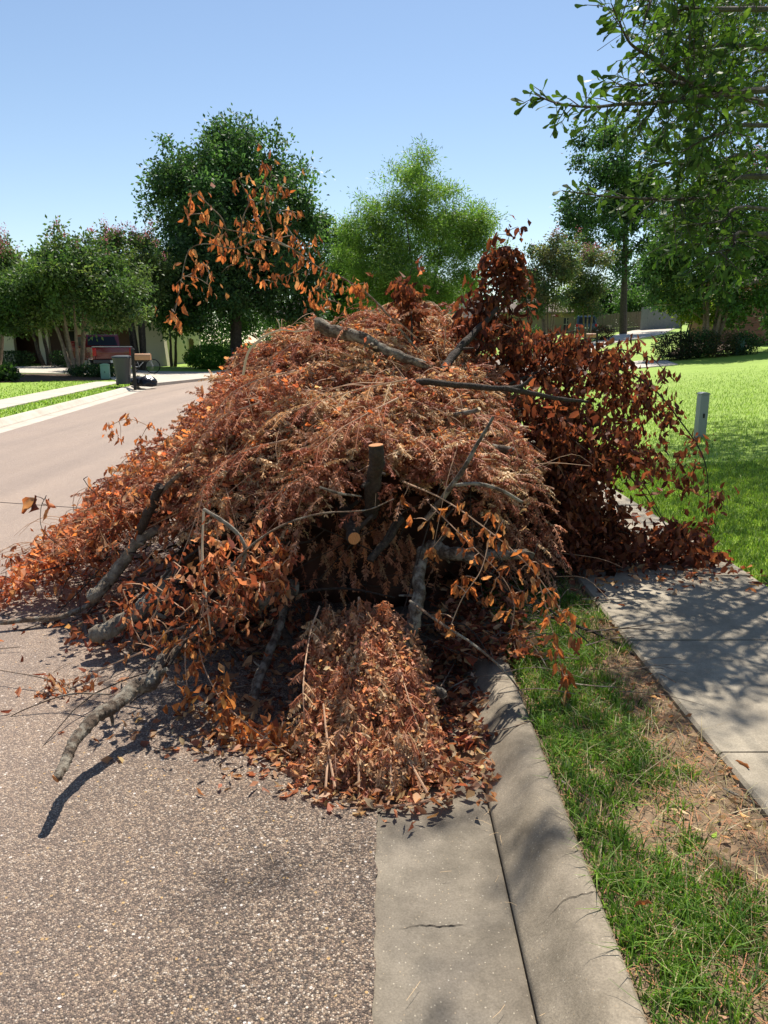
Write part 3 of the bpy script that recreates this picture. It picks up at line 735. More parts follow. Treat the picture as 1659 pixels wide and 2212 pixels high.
def ground_sticks():
    tw = MB()
    for k in range(150):
        if k < 80: x, y, z = rnd.uniform(.15, 1.2), rnd.uniform(2.95, 4.2), .0
        else: x, y, z = rnd.uniform(-2.6, -.6), rnd.uniform(3.2, 4.6), .0
        z = .15 if x > .45 else .02; a = rnd.gauss(0, .5) + (0 if rnd.random() < .7 else 1.5); ln_ = rnd.uniform(.1, .45); p = Vector((x, y, z + rnd.uniform(0, .04))); q = p + Vector((math.cos(a), math.sin(a), rnd.uniform(-.05, .12))) * ln_
        q.z = max(q.z, (.14 if q.x > .45 else .012)); r = rnd.choice([.0015, .002, .003, .004]); tw.tube(smooth_line([p, (p + q) / 2 + Vector((0, rnd.gauss(0, .02), rnd.uniform(0, .03))), q], 3), lerp_list([r, r * .8, r * .5], 7), 4)
    tag(tw.build('ground_sticks', 'bark_brown'), 'thin broken twigs strewn on ground around brush pile', 'twigs', kind='stuff')
ground_sticks()
# ---- boughs bearing fronds one can pick out
def frond_bough(label, pts, n, ln, cols=RUST, spread=.8, r0=.007, hang=.8):
    l = smooth_line([P(*q) for q in pts], 6); root = empty('frond_bough', l[0], label, 'bough', 'feathery boughs on the brush pile')
    MB().tube(l, lerp_list([r0, r0 * .6, .002], len(l)), 6, wob=.08).build('stem', 'stalk', root, smooth=True)
    for k in range(n):
        t = .12 + .88 * (k + rnd.random() * .6) / n; i = min(len(l) - 2, int(t * (len(l) - 1))); p = l[i].lerp(l[i + 1], rnd.random()); tg = (l[i + 1] - l[i]).normalized()
        sd_ = tg.cross(Vector((0, 0, 1))); sd_ = sd_.normalized() if sd_.length > .05 else Vector((1, 0, 0)); s = 1 if k % 2 else -1
        d = tg * .75 + sd_ * s * spread + Vector((rnd.gauss(0, .12), rnd.gauss(0, .12), rnd.gauss(.1, .15)))
        V, F, Cc = fronds_np(np.array([tuple(p - l[0])]), np.array([tuple(d)]), np.array([ln * rnd.uniform(.7, 1.2)]), np.array([cols[rnd.randint(0, len(cols) - 1)]]), 18, hang, .032, .0095, .35)
        link('frond', np_mesh('frond', V, F, 'frond_leaf', Cc), root)
FB = [
    ('feathery bough arching against the trees at upper left crest', [(760, 770, 4.5), (690, 745, 4.4), (640, 742, 4.3), (590, 770, 4.2)], 12, .2),
    ('feathery bough on left shoulder above the road', [(640, 800, 4.4), (560, 820, 4.2), (500, 850, 4.1), (460, 900, 4.0)], 14, .2),
    ('feathery bough drooping left over road below shoulder', [(560, 870, 4.0), (480, 900, 3.9), (430, 950, 3.85)], 10, .2),
    ('feathery bough along crest beside split log', [(900, 730, 4.9), (850, 690, 4.9), (790, 678, 4.85), (750, 700, 4.8)], 12, .2),
    ('feathery bough rising at crest between two leafy tops', [(960, 760, 5.0), (960, 700, 5.0), (930, 668, 5.0), (890, 672, 5.0)], 12, .2),
    ('feathery bough spread just above cut stump', [(860, 860, 3.8), (800, 890, 3.65), (730, 930, 3.55), (680, 970, 3.5)], 14, .2),
    ('feathery bough right of cut stump', [(850, 940, 3.75), (920, 960, 3.68), (980, 1000, 3.6), (1010, 1050, 3.55)], 14, .19),
    ('feathery bough hanging left of cut stump', [(760, 980, 3.7), (690, 1010, 3.6), (620, 1050, 3.52), (570, 1100, 3.48)], 14, .2),
    ('feathery bough at far left of upper slope', [(620, 950, 3.8), (540, 970, 3.7), (470, 1010, 3.65), (430, 1070, 3.6)], 14, .2),
    ('pale feathery bough across middle of sunlit slope', [(880, 820, 4.1), (780, 840, 3.95), (680, 870, 3.85), (600, 900, 3.8)], 14, .2),
    ('feathery bough at right beneath dark horizontal branch', [(980, 880, 4.1), (1040, 900, 4.0), (1100, 930, 3.95), (1120, 990, 3.9)], 12, .19),
    ('long feathery bough hanging down middle to ground', [(775, 1290, 3.30), (772, 1380, 3.10), (765, 1490, 2.84), (770, 1640, 2.5)], 30, .075),
    ('feathery bough hanging right of central drape', [(820, 1330, 3.22), (850, 1400, 3.06), (880, 1500, 2.78), (910, 1590, 2.65)], 18, .07),
    ('feathery bough hanging left of central drape', [(690, 1310, 3.26), (670, 1370, 3.1), (655, 1480, 2.8), (660, 1590, 2.68)], 18, .07),
]
for i, (lb, pts, n, ln) in enumerate(FB): frond_bough(lb, pts, n, ln, PALE + RUST[:2] if 'pale' in lb else (RUST[:3] + PALE[:2] if i > 10 else RUST), .8, .005, 1.0 if i > 10 else .65)

# ---- leafy sprays
def q2(x, y): return ((340 + x * .3134) * .864, (280 + y * .3134) * .864)
cl2 = [(1010, 430), (1040, 450), (820, 540), (870, 530), (490, 650), (430, 670), (440, 830), (500, 820), (565, 840), (960, 600), (930, 680), (950, 780), (1020, 650), (1100, 660), (1130, 600), (1210, 620), (845, 840), (1230, 790), (1150, 770), (1290, 790), (1200, 830), (895, 920), (990, 900), (1190, 930), (990, 980), (1250, 970), (525, 980), (580, 1000), (700, 980), (850, 990), (410, 1120), (640, 1050), (690, 1060), (780, 1040), (960, 1070), (1010, 1100), (1095, 1035), (1240, 1030), (1260, 1090), (1330, 1040), (1400, 1020), (500, 1190), (540, 1250), (690, 1120), (790, 1130), (870, 1150), (980, 1190), (890, 1260), (1000, 1230), (1150, 1090), (1300, 1140), (1340, 1130), (430, 1270), (330, 1380), (390, 1370), (350, 1480), (290, 1580), (330, 1630), (360, 1680), (560, 1270), (610, 1380), (660, 1260), (730, 1250), (770, 1230), (1030, 1360), (1085, 1340), (1130, 1310), (1200, 1290), (1300, 1250), (1330, 1360), (1380, 1420), (1440, 1420), (1380, 1200), (1490, 1220), (1480, 1330), (1560, 1380), (1620, 1370), (1430, 1520), (1490, 1550), (1540, 1480), (1590, 1500), (1640, 1550), (1560, 1290), (1700, 1380), (1750, 1400), (1720, 1480), (1800, 1400), (1830, 1450), (1780, 1520), (1850, 1380)]
clA = [(*q2(x, y), 4.35 + .28 * noise.noise(Vector((x * .006, y * .006, 0))) + x * .0002) for x, y in cl2]
spray('leafy_branch', 'long orange-leaved branch springing above pile against the big tree', 'branch', [[(905, 760, 4.9), (*q2(1900, 1500), 4.85), (*q2(1659, 1330), 4.75), (*q2(1480, 1255), 4.65), (*q2(1230, 1080), 4.5), (*q2(1000, 985), 4.45), (*q2(720, 935), 4.4), (*q2(590, 870), 4.38)],
    [(*q2(1230, 1080), 4.5), (*q2(1000, 1015), 4.4), (*q2(790, 1090), 4.35), (*q2(560, 1050), 4.3), (*q2(420, 1110), 4.3), (*q2(360, 1350), 4.3), (*q2(310, 1600), 4.3)], [(*q2(1100, 1030), 4.48), (*q2(1080, 900), 4.5), (*q2(1030, 720), 4.5), (*q2(1080, 500), 4.55), (*q2(1010, 420), 4.55)], [(*q2(1260, 1000), 4.5), (*q2(1190, 880), 4.5), (*q2(1230, 790), 4.5)], [(*q2(720, 935), 4.4), (*q2(680, 840), 4.4), (*q2(590, 750), 4.4), (*q2(480, 640), 4.4)], [(*q2(830, 990), 4.42), (*q2(850, 850), 4.42), (*q2(900, 700), 4.45), (*q2(820, 540), 4.45)]], clA, ['orange'], .060, (3, 4), .008, tilt=.24, jitter=.018, mass=170)
def rand_cl(n, poly, y0, y1):
    us = [p[0] for p in poly]; vs_ = [p[1] for p in poly]; out = []
    while len(out) < n:
        u, v = rnd.uniform(min(us), max(us)), rnd.uniform(min(vs_), max(vs_)); c = False; j = len(poly) - 1
        for i in range(len(poly)):
            a, b = poly[i], poly[j]
            if (a[1] > v) != (b[1] > v) and u < (b[0] - a[0]) * (v - a[1]) / (b[1] - a[1]) + a[0]: c = not c
            j = i
        if c: out.append((u, v, rnd.uniform(y0, y1)))
    return out
spray('leafy_branch', 'dark maroon leafy top sticking up right of crest', 'branch', [[(1010, 830, 5.2), (1040, 730, 5.3), (1070, 640, 5.4), (1085, 560, 5.45), (1100, 510, 5.5)], [(1060, 670, 5.4), (1100, 620, 5.4), (1135, 640, 5.4), (1140, 690, 5.35)]],
      rand_cl(74, [(1045, 550), (1080, 530), (1120, 530), (1138, 600), (1125, 640), (1075, 650), (1040, 620)], 5.3, 5.6) + rand_cl(46, [(1000, 640), (1080, 640), (1100, 720), (980, 730)], 5.2, 5.5) + [(1095, 498, 5.5), (1120, 497, 5.5), (1080, 515, 5.5), (1140, 605, 5.4), (1135, 650, 5.4), (1140, 680, 5.4), (1145, 610, 5.4)], ['maroon'], .095, (2, 3), .013, 'bark_dark', .7, mass=420)
spray('leafy_branch', 'small red brown leafy top at middle of crest', 'branch', [[(890, 740, 5.0), (888, 680, 5.05), (875, 630, 5.1), (890, 580, 5.1)]], rand_cl(36, [(858, 610), (885, 600), (905, 650), (925, 690), (860, 690)], 5.0, 5.2) + [(893, 580, 5.1), (870, 600, 5.1)], ['maroon', 'red'], .085, (3, 4), .009, 'bark_dark', .6, mass=80)
spray('leafy_branch', 'dark leafy branch fanning right over lawn edge, upper stem', 'branch', [[(1100, 830, 5.0), (1200, 790, 5.2), (1300, 785, 5.4), (1400, 830, 5.5), (1470, 910, 5.5), (1520, 990, 5.45), (1530, 1080, 5.4), (1515, 1170, 5.35)], [(1250, 785, 5.3), (1320, 755, 5.35), (1400, 770, 5.4), (1435, 800, 5.4)], [(1200, 790, 5.2), (1240, 740, 5.3), (1290, 730, 5.3)]],
      rand_cl(70, [(1140, 730), (1280, 720), (1330, 770), (1280, 850), (1140, 830)], 5.0, 5.5) + rand_cl(46, [(1280, 760), (1350, 740), (1430, 820), (1480, 930), (1400, 930), (1300, 860)], 5.3, 5.6) + [(1440, 800, 5.4), (1395, 765, 5.4), (1375, 740, 5.4), (1345, 745, 5.4), (1360, 770, 5.4), (1500, 945, 5.5), (1515, 950, 5.5), (1470, 970, 5.5), (1480, 1000, 5.5), (1490, 1030, 5.45), (1470, 1030, 5.5), (1550, 1060, 5.4), (1552, 1075, 5.4), (1500, 1050, 5.4), (1545, 1090, 5.4), (1520, 1130, 5.35), (1525, 1150, 5.3), (1535, 1165, 5.3), (1500, 1010, 5.4)], ['maroon', 'maroon', 'red'], .085, (2, 3), .011, 'bark_dark', .35, mass=1500)
spray('leafy_branch', 'dark leafy branch fanning right over lawn edge, lower stem', 'branch', [[(1110, 880, 4.8), (1200, 900, 4.95), (1290, 960, 5.1), (1370, 1040, 5.15), (1420, 1110, 5.15), (1460, 1170, 5.15)], [(1290, 960, 5.1), (1350, 990, 5.2), (1400, 1060, 5.25), (1450, 1160, 5.2)], [(1200, 900, 4.95), (1250, 1000, 5.0), (1290, 1100, 5.0), (1310, 1180, 5.0)]],
      rand_cl(70, [(1130, 860), (1300, 880), (1420, 950), (1440, 1010), (1330, 1010), (1200, 990)], 4.9, 5.4) + rand_cl(50, [(1150, 980), (1290, 1010), (1330, 1130), (1300, 1190), (1170, 1150)], 4.8, 5.2), ['maroon', 'red'], .085, (2, 3), .011, 'bark_dark', .35, mass=1700)
spray('leafy_branch', 'dark broad-leaved branch trailing over sidewalk at right', 'branch', [[(1180, 1000, 4.9), (1260, 1080, 5.0), (1340, 1140, 5.0), (1430, 1180, 5.0), (1550, 1190, 5.05)], [(1260, 1080, 5.0), (1280, 1150, 4.9), (1300, 1210, 4.85)]],
      rand_cl(95, [(1190, 1080), (1330, 1090), (1400, 1150), (1480, 1130), (1560, 1180), (1540, 1210), (1300, 1240), (1200, 1210)], 4.8, 5.15), ['maroon'], .115, (2, 3), .012, 'bark_dark', .4, mass=350)
spray('leafy_branch', 'dark leafy branch behind level limb right of crest', 'branch', [[(1000, 860, 5.0), (1080, 790, 5.2), (1160, 740, 5.35), (1240, 715, 5.45), (1290, 720, 5.5)], [(1080, 790, 5.2), (1130, 720, 5.3), (1150, 670, 5.35)]],
      rand_cl(100, [(1000, 700), (1100, 690), (1180, 720), (1290, 730), (1260, 800), (1120, 820), (1000, 800)], 5.0, 5.5), ['maroon', 'red'], .08, (2, 3), .010, 'bark_dark', .45, mass=900)
spray('leafy_branch', 'shaded leafy branch hanging between level limb and sidewalk', 'branch', [[(1020, 900, 4.7), (1100, 940, 4.75), (1160, 1010, 4.75), (1190, 1100, 4.75), (1200, 1180, 4.75)], [(1100, 940, 4.75), (1200, 960, 4.85), (1280, 1010, 4.9)]],
      rand_cl(100, [(1060, 860), (1180, 850), (1290, 930), (1280, 1060), (1250, 1180), (1120, 1180), (1090, 1000)], 4.6, 5.0), ['maroon'], .085, (2, 3), .010, 'bark_dark', .4, mass=1200)
spray('leafy_branch', 'sunlit orange-leaved branch drooping at right front over grass', 'branch', [[(870, 1040, 3.55), (960, 1080, 3.4), (1060, 1150, 3.25), (1140, 1220, 3.15), (1200, 1300, 3.08), (1240, 1370, 3.05)], [(930, 1090, 3.4), (1010, 1170, 3.25), (1080, 1240, 3.15), (1110, 1300, 3.1), (1105, 1360, 3.05)], [(1060, 1150, 3.25), (1040, 1230, 3.15), (1000, 1290, 3.1), (970, 1360, 3.05)], [(1160, 1240, 3.12), (1190, 1350, 3.05), (1210, 1430, 3.0), (1225, 1500, 2.98)]],
      [(970, 1090, 3.35), (1000, 1090, 3.35), (1010, 1115, 3.3), (1040, 1120, 3.3), (930, 1130, 3.35), (960, 1140, 3.3), (990, 1150, 3.3), (1020, 1160, 3.25), (1060, 1160, 3.2), (1090, 1170, 3.2), (1120, 1190, 3.15), (1150, 1210, 3.15), (940, 1180, 3.3), (930, 1200, 3.3), (1000, 1190, 3.2), (1030, 1210, 3.2), (1060, 1210, 3.2), (1100, 1220, 3.15), (1130, 1240, 3.12), (1160, 1250, 3.1), (1180, 1270, 3.1), (1000, 1240, 3.15), (980, 1260, 3.15), (1010, 1270, 3.12), (960, 1320, 3.08), (975, 1340, 3.05), (1020, 1260, 3.15), (1060, 1280, 3.12), (1080, 1240, 3.12), (1105, 1290, 3.1), (1100, 1320, 3.05), (1110, 1350, 3.05), (1150, 1290, 3.1), (1140, 1270, 3.1), (1180, 1300, 3.08), (1200, 1290, 3.08), (1180, 1340, 3.06), (1200, 1320, 3.06), (1220, 1330, 3.05), (1235, 1350, 3.05), (1240, 1375, 3.05), (1195, 1370, 3.03), (1205, 1410, 3.0), (1215, 1440, 3.0), (1205, 1425, 3.0), (1225, 1460, 2.98), (1210, 1465, 2.98), (1228, 1490, 2.97), (900, 1110, 3.4), (880, 1080, 3.5), (1050, 1100, 3.3), (1080, 1130, 3.25), (1170, 1220, 3.12)], ['amber', 'amber', 'orange'], .068, (3, 5), .005, 'stalk', .38, jitter=.02)
spray('leafy_branch', 'orange-leaved branch hanging at left front down to road', 'branch', [[(430, 1180, 3.5), (440, 1300, 3.3), (430, 1400, 3.1), (470, 1500, 2.9), (540, 1570, 2.78), (640, 1640, 2.66)], [(400, 1380, 3.1), (400, 1440, 3.0), (405, 1490, 2.95)]],
      [(440, 1240, 3.4), (420, 1290, 3.3), (440, 1330, 3.25), (400, 1400, 3.1), (410, 1440, 3.0), (425, 1450, 3.0), (405, 1480, 2.95), (400, 1500, 2.95), (440, 1420, 3.05), (450, 1390, 3.1), (460, 1470, 2.95), (470, 1500, 2.9), (490, 1520, 2.86), (480, 1550, 2.84), (510, 1550, 2.82), (530, 1570, 2.8), (540, 1600, 2.76), (570, 1590, 2.76), (600, 1610, 2.72), (590, 1650, 2.68), (620, 1640, 2.68), (640, 1660, 2.65), (510, 1600, 2.76), (460, 1530, 2.88), (560, 1640, 2.7), (630, 1690, 2.62), (510, 1650, 2.7), (480, 1600, 2.78), (600, 1580, 2.76), (420, 1370, 3.12), (380, 1390, 3.1)], ['amber', 'orange'], .068, (3, 5), .005, 'stalk', .45, jitter=.02, mass=160)
spray('leafy_branch', 'thin orange-leaved branch reaching left over road from upper slope', 'branch', [[(480, 1000, 4.3), (400, 960, 4.4), (340, 930, 4.5), (280, 905, 4.55), (235, 920, 4.6)], [(440, 1010, 4.3), (350, 975, 4.4), (280, 985, 4.45), (240, 1030, 4.5)]],
      [(230, 910, 4.6), (245, 925, 4.6), (235, 935, 4.6), (280, 895, 4.55), (290, 905, 4.55), (320, 915, 4.5), (345, 925, 4.5), (310, 940, 4.5), (300, 950, 4.5), (260, 945, 4.55), (365, 945, 4.45), (385, 940, 4.45), (400, 950, 4.4), (420, 950, 4.4), (410, 985, 4.35), (340, 985, 4.45), (310, 975, 4.45), (290, 990, 4.45), (270, 1000, 4.45), (245, 1010, 4.5), (240, 1035, 4.5), (280, 1010, 4.45), (350, 1000, 4.4), (300, 1010, 4.4), (380, 1010, 4.4), (430, 975, 4.35), (440, 930, 4.4), (425, 915, 4.4)], ['orange'], .055, (3, 5), .004, 'stalk', .45, jitter=.02)
spray('leafy_branch', 'bare twig with big curled leaves standing out at far left', 'branch', [[(330, 1130, 4.3), (250, 1090, 4.3), (200, 1060, 4.35), (180, 1035, 4.35)], [(160, 1200, 4.3), (95, 1150, 4.3), (88, 1100, 4.35), (100, 1070, 4.35)], [(310, 1110, 4.3), (180, 1098, 4.4), (0, 1085, 4.5)]],
      [(185, 1030, 4.35), (80, 1070, 4.35), (103, 1080, 4.35), (105, 1095, 4.35), (215, 1060, 4.35), (240, 1040, 4.35), (255, 1060, 4.3), (75, 1072, 4.35)], ['orange', 'red'], .115, (1, 2), .005, 'bark_dark', .6, jitter=.01)
for lb, poly, y0, y1, st in (('red brown oak-leaved branch flat on road at far left', [(0, 1200), (140, 1120), (260, 1130), (220, 1260), (60, 1320), (0, 1290)], 4.3, 4.9, [(330, 1130, 4.7), (200, 1170, 4.6), (80, 1210, 4.5), (0, 1240, 4.5)]),
                          ('red brown oak-leaved branch over pale logs at left', [(200, 1080), (420, 1020), (480, 1160), (330, 1240), (220, 1230)], 3.9, 4.4, [(500, 1050, 4.2), (400, 1100, 4.15), (300, 1150, 4.15), (220, 1200, 4.1)]),
                          ('red brown oak-leaved branch around grey logs at front left', [(260, 1270), (420, 1200), (600, 1230), (560, 1320), (420, 1420), (330, 1440), (260, 1350)], 3.0, 3.4, [(640, 1210, 3.5), (500, 1250, 3.3), (400, 1320, 3.15), (330, 1400, 3.1)]),
                          ('red leaved branch along left edge of dark hollow', [(450, 1130), (620, 1150), (640, 1290), (520, 1300), (440, 1230)], 3.25, 3.5, [(420, 1150, 3.5), (520, 1190, 3.35), (600, 1250, 3.3)]),
                          ('small leafy twig on road beside fallen leaves at left', [(80, 1460), (200, 1450), (210, 1500), (90, 1520)], 3.15, 3.3, [(330, 1400, 3.2), (230, 1440, 3.2), (100, 1500, 3.2)])):
    k = 24 if 'twig' in lb else 85
    spray('leafy_branch', lb, 'branch', [st], rand_cl(k, poly, y0, y1), ['red', 'orange', 'red'], .065, (2, 3), .006, 'stalk', .6, mass=k * 2)
# leaf piles heaped on the ground at right, below the dark branches
# ---- limbs and logs
def limb(label, pts, radii, bark='bark_grey', cut0=None, cut1=None, name='cut_limb', cat='branch', sides=12, wob=.05, group='limbs and sticks in the brush pile'):
    l = smooth_line([P(*q) for q in pts], 14 if max(radii) > .012 else 7); root = empty(name, l[0], label, cat, group)
    rr = lerp_list(radii, len(l)); rr = [r * (1 + .13 * noise.noise(Vector((i * .35, r * 60, len(label)))) + .10 * noise.noise(Vector((i * 1.3, 5, len(label))))) for i, r in enumerate(rr)]
    if max(radii) > .012: l = [l[0]] + [p + Vector((noise.noise(p * 9), noise.noise(p * 9 + Vector((7, 0, 0))), noise.noise(p * 9 + Vector((0, 7, 0))))) * r * .55 for p, r in zip(l[1:-1], rr[1:-1])] + [l[-1]]
    if max(radii) > .02:
        for k in range(rnd.randint(1, 3)):
            i = rnd.randint(2, len(l) - 3); t = (l[i + 1] - l[i]).normalized(); a = t.cross(Vector((rnd.gauss(0, 1), rnd.gauss(0, 1), rnd.gauss(.4, 1)))).normalized(); e = l[i] + a * (rr[i] + rnd.uniform(.02, .10)) + t * rnd.uniform(0, .05); r1 = rr[i] * rnd.uniform(.18, .4)
            MB().tube([l[i], l[i].lerp(e, .5), e], [r1 * 1.3, r1, r1 * .7], 7, wob=.1).build('side_stub', bark, root, smooth=True)
    MB().tube(l, rr, sides, wob=wob).build('bark', bark, root, smooth=True)
    for end, mat in ((0, cut0), (-1, cut1)):
        if mat:
            p = l[end]; d = (l[0] - l[1] if end == 0 else l[-1] - l[-2]).normalized(); r = rr[end]
            MB().tube([p - d * .004, p + d * .0025, p + d * .003], [r * .97, r * .96, r * .9], sides).build('cut_end', mat, root)
    return root
limb('stubby cut stump pointing up in middle of brush pile', [(812, 962, 3.28), (812, 1000, 3.36), (805, 1050, 3.48), (798, 1110, 3.65)], [.034, .034, .036, .038], 'bark_dark', 'cut', sides=14)
limb('split log lying across crest of brush pile', [(683, 700, 4.85), (740, 718, 4.8), (800, 743, 4.72), (860, 768, 4.66), (930, 795, 4.65)], [.042, .040, .036, .03, .026], 'bark_grey', 'pale_wood')
limb('dark limb slanting up right from crest', [(955, 800, 4.75), (990, 755, 4.95), (1030, 715, 5.1), (1075, 665, 5.2)], [.028, .026, .022, .014], 'bark_dark')
limb('dark forked limb running level at right, above lawn view', [(900, 826, 4.3), (970, 830, 4.3), (1050, 838, 4.3), (1120, 836, 4.3), (1150, 815, 4.3)], [.02, .018, .017, .014, .008], 'bark_dark')
limb('thinner dark limb below fork at right', [(1090, 838, 4.28), (1150, 850, 4.3), (1210, 862, 4.35), (1270, 868, 4.4)], [.016, .014, .012, .008], 'bark_dark')
limb('grey stick pointing up right, steepest at right of stump', [(920, 1120, 3.5), (960, 1070, 3.42), (1005, 1005, 3.38), (1035, 955, 3.4), (1066, 900, 3.42)], [.014, .013, .011, .009, .007], 'bark_grey')
limb('pale bent stick forking right of stump', [(985, 1048, 3.35), (1030, 1045, 3.3), (1080, 1058, 3.28), (1128, 1085, 3.28)], [.009, .009, .008, .007], 'bark_grey')
limb('short grey stub at right below level limb', [(950, 905, 4.2), (985, 897, 4.1), (1035, 883, 4.0)], [.014, .014, .012], 'bark_grey', None, 'pale_wood')
limb('thick grey stub sticking right out of fronds', [(1010, 955, 4.1), (1060, 965, 4.05), (1115, 975, 4.0)], [.026, .025, .023], 'bark_grey', None, 'cut')
limb('long curved limb bowing left to road in front', [(640, 1270, 3.65), (560, 1305, 3.55), (470, 1330, 3.4), (400, 1385, 3.2), (355, 1425, 3.05), (325, 1478, 2.88), (285, 1492, 2.82), (240, 1528, 2.70), (200, 1555, 2.60), (165, 1600, 2.48), (140, 1642, 2.37), (120, 1682, 2.27)], [.042, .04, .038, .034, .031, .034, .029, .028, .026, .021, .019, .016], 'bark_grey', None, 'cut', sides=14, wob=.12)
limb('thick pale-barked log with sawn end at left', [(210, 1372, 3.62), (260, 1345, 3.66), (310, 1310, 3.74), (345, 1270, 3.82), (370, 1235, 3.9)], [.046, .042, .040, .034, .028], 'bark_pale', 'cut', sides=16, wob=.13)
limb('grey log lying behind sawn log at left', [(195, 1290, 3.95), (250, 1235, 4.05), (290, 1180, 4.1), (340, 1140, 4.15)], [.036, .033, .030, .024], 'bark_pale', 'cut', sides=14, wob=.13)
limb('charred black stub on left slope', [(300, 1150, 4.1), (325, 1105, 4.0), (345, 1050, 3.95)], [.024, .026, .024], 'bark_dark', None, 'bark_dark')
limb('brown stick behind black stub on left slope', [(340, 1075, 4.0), (375, 1035, 4.0), (410, 1003, 4.05)], [.014, .013, .010], 'bark_brown')
limb('stick flat on road at far left', [(0, 1345, 3.95), (70, 1338, 4.0), (140, 1330, 4.05), (215, 1298, 4.15)], [.014, .016, .017, .014], 'bark_brown')
limb('dark sawn stick standing in left hollow', [(545, 1508, 3.05), (570, 1440, 3.2), (600, 1365, 3.45), (615, 1310, 3.6)], [.022, .022, .020, .018], 'bark_grey', 'cut')
limb('dark stick crossing behind in left hollow', [(600, 1340, 3.6), (625, 1385, 3.5), (650, 1420, 3.4)], [.02, .02, .018], 'bark_dark')
limb('upright dark limb in right hollow beside central drape', [(862, 1450, 3.08), (885, 1370, 3.2), (900, 1290, 3.3), (910, 1190, 3.5)], [.036, .035, .032, .028], 'bark_grey')
limb('pale-ended limb resting on gutter in right hollow', [(850, 1425, 3.2), (890, 1465, 3.1), (925, 1485, 3.04), (955, 1500, 3.0)], [.026, .027, .026, .024], 'bark_grey', None, 'pale_wood')
limb('round sawn log end facing out below stump', [(765, 1163, 3.36), (750, 1120, 3.6), (735, 1085, 3.9)], [.031, .032, .032], 'bark_dark', 'cut', sides=14)
limb('slanting dark limb under stump', [(800, 1212, 3.42), (832, 1168, 3.5), (870, 1120, 3.6)], [.018, .02, .02], 'bark_dark')
limb('grey log behind drooping orange leaves at right', [(930, 1180, 3.7), (970, 1192, 3.62), (1030, 1205, 3.55)], [.034, .035, .034], 'bark_grey')
limb('pale sawn log right of grey log', [(1050, 1200, 3.62), (1100, 1197, 3.55), (1145, 1195, 3.5)], [.027, .026, .025], 'bark_grey', None, 'pale_wood')
limb('bare arching twig against dark tree at upper left', [(525, 810, 4.1), (537, 760, 4.1), (570, 728, 4.12), (605, 713, 4.15), (640, 716, 4.15), (668, 712, 4.18)], [.008, .0075, .007, .005, .004, .003], 'pale_wood', sides=6)
limb('short bare fork of arching twig', [(605, 713, 4.15), (603, 700, 4.15), (597, 688, 4.15)], [.004, .003, .002], 'pale_wood', sides=6)
limb('long thin bare twig across dark hollow', [(440, 1300, 3.3), (520, 1200, 3.25), (600, 1140, 3.22), (690, 1110, 3.2), (790, 1102, 3.2), (850, 1078, 3.2)], [.006, .006, .005, .004, .003, .002], 'bark_brown', sides=6)
limb('thin twig running to kerb at right front', [(885, 1298, 3.2), (950, 1345, 3.05), (1020, 1390, 3.0), (1085, 1445, 2.95), (1130, 1500, 2.95)], [.006, .007, .006, .005, .003], 'bark_brown', sides=6)
limb('thin pale twig hanging at left of hollow', [(440, 1100, 3.4), (437, 1200, 3.3), (445, 1290, 3.2), (455, 1370, 3.1)], [.006, .006, .005, .003], 'pale_wood', sides=6)
limb('gnarled pale twig on left of slope', [(440, 1100, 3.35), (480, 1125, 3.3), (515, 1155, 3.28), (530, 1190, 3.26), (520, 1230, 3.25)], [.008, .010, .010, .009, .006], 'bark_pale', sides=8)
limb('thin dark twig slanting over road at front left', [(460, 1300, 3.2), (390, 1400, 3.05), (340, 1470, 2.95), (280, 1520, 2.9)], [.007, .007, .006, .003], 'bark_dark', sides=6)
limb('thin curved twig near sawn log at left', [(400, 1355, 3.35), (330, 1370, 3.35), (285, 1400, 3.35), (270, 1440, 3.35)], [.006, .006, .005, .003], 'bark_brown', sides=6)
limb('long straight twig lying on road at left', [(240, 1500, 3.0), (150, 1500, 3.05), (60, 1530, 3.0), (0, 1560, 2.95)], [.004, .004, .003, .002], 'bark_brown', sides=5)
limb('fine straight twig pointing left above road', [(150, 1480, 3.2), (80, 1462, 3.25), (0, 1448, 3.3)], [.003, .003, .002], 'bark_brown', sides=5)
limb('bare twig poking left from middle of left slope', [(700, 1050, 3.4), (640, 1052, 3.35), (580, 1042, 3.35)] if False else [(780, 1072, 3.4), (735, 1066, 3.3), (690, 1052, 3.28)], [.004, .007, .006], 'bark_grey', sides=6)
def r3(x, y): return ((600 + x * .3858) * .864, (1640 + y * .3858) * .864)
for k, (a, lb) in enumerate((([(540, 310, 2.75), (555, 450, 2.66), (575, 620, 2.55), (615, 850, 2.42)], 'straight tan stalk at left of drape foot'), ([(570, 650, 2.55), (562, 760, 2.47), (553, 890, 2.40)], 'short tan stalk left of the straight one at drape foot'), ([(955, 560, 2.6), (975, 680, 2.5), (982, 830, 2.42)], 'tan stalk right of drape centre at foot'), ([(995, 550, 2.62), (1100, 690, 2.52), (1215, 890, 2.40)], 'longest tan stalk leaning right at drape foot'), ([(770, 680, 2.5), (770, 850, 2.42)], 'tan stalk in middle of drape foot'), ([(1000, 830, 2.44), (960, 960, 2.36), (930, 1010, 2.34)], 'lowest tan stalk at front of drape foot'))):
    limb(lb, [(*r3(x, y), d) for x, y, d in a], [.004, .0045, .005], 'stalk', sides=6, wob=.03, name='stalk')
for k, (pts, lb) in enumerate((([(700, 1742, 2.36), (800, 1738, 2.36), (900, 1728, 2.37), (985, 1700, 2.42)], 'reddish stalk along front edge of drape foot'), ([(740, 1725, 2.38), (860, 1735, 2.36), (980, 1712, 2.4)], 'second reddish stalk along front edge of drape foot'))):
    limb(lb, [(u, v + 6, y) for u, v, y in pts], [.004, .004, .003], 'stalk', sides=5, name='stalk')
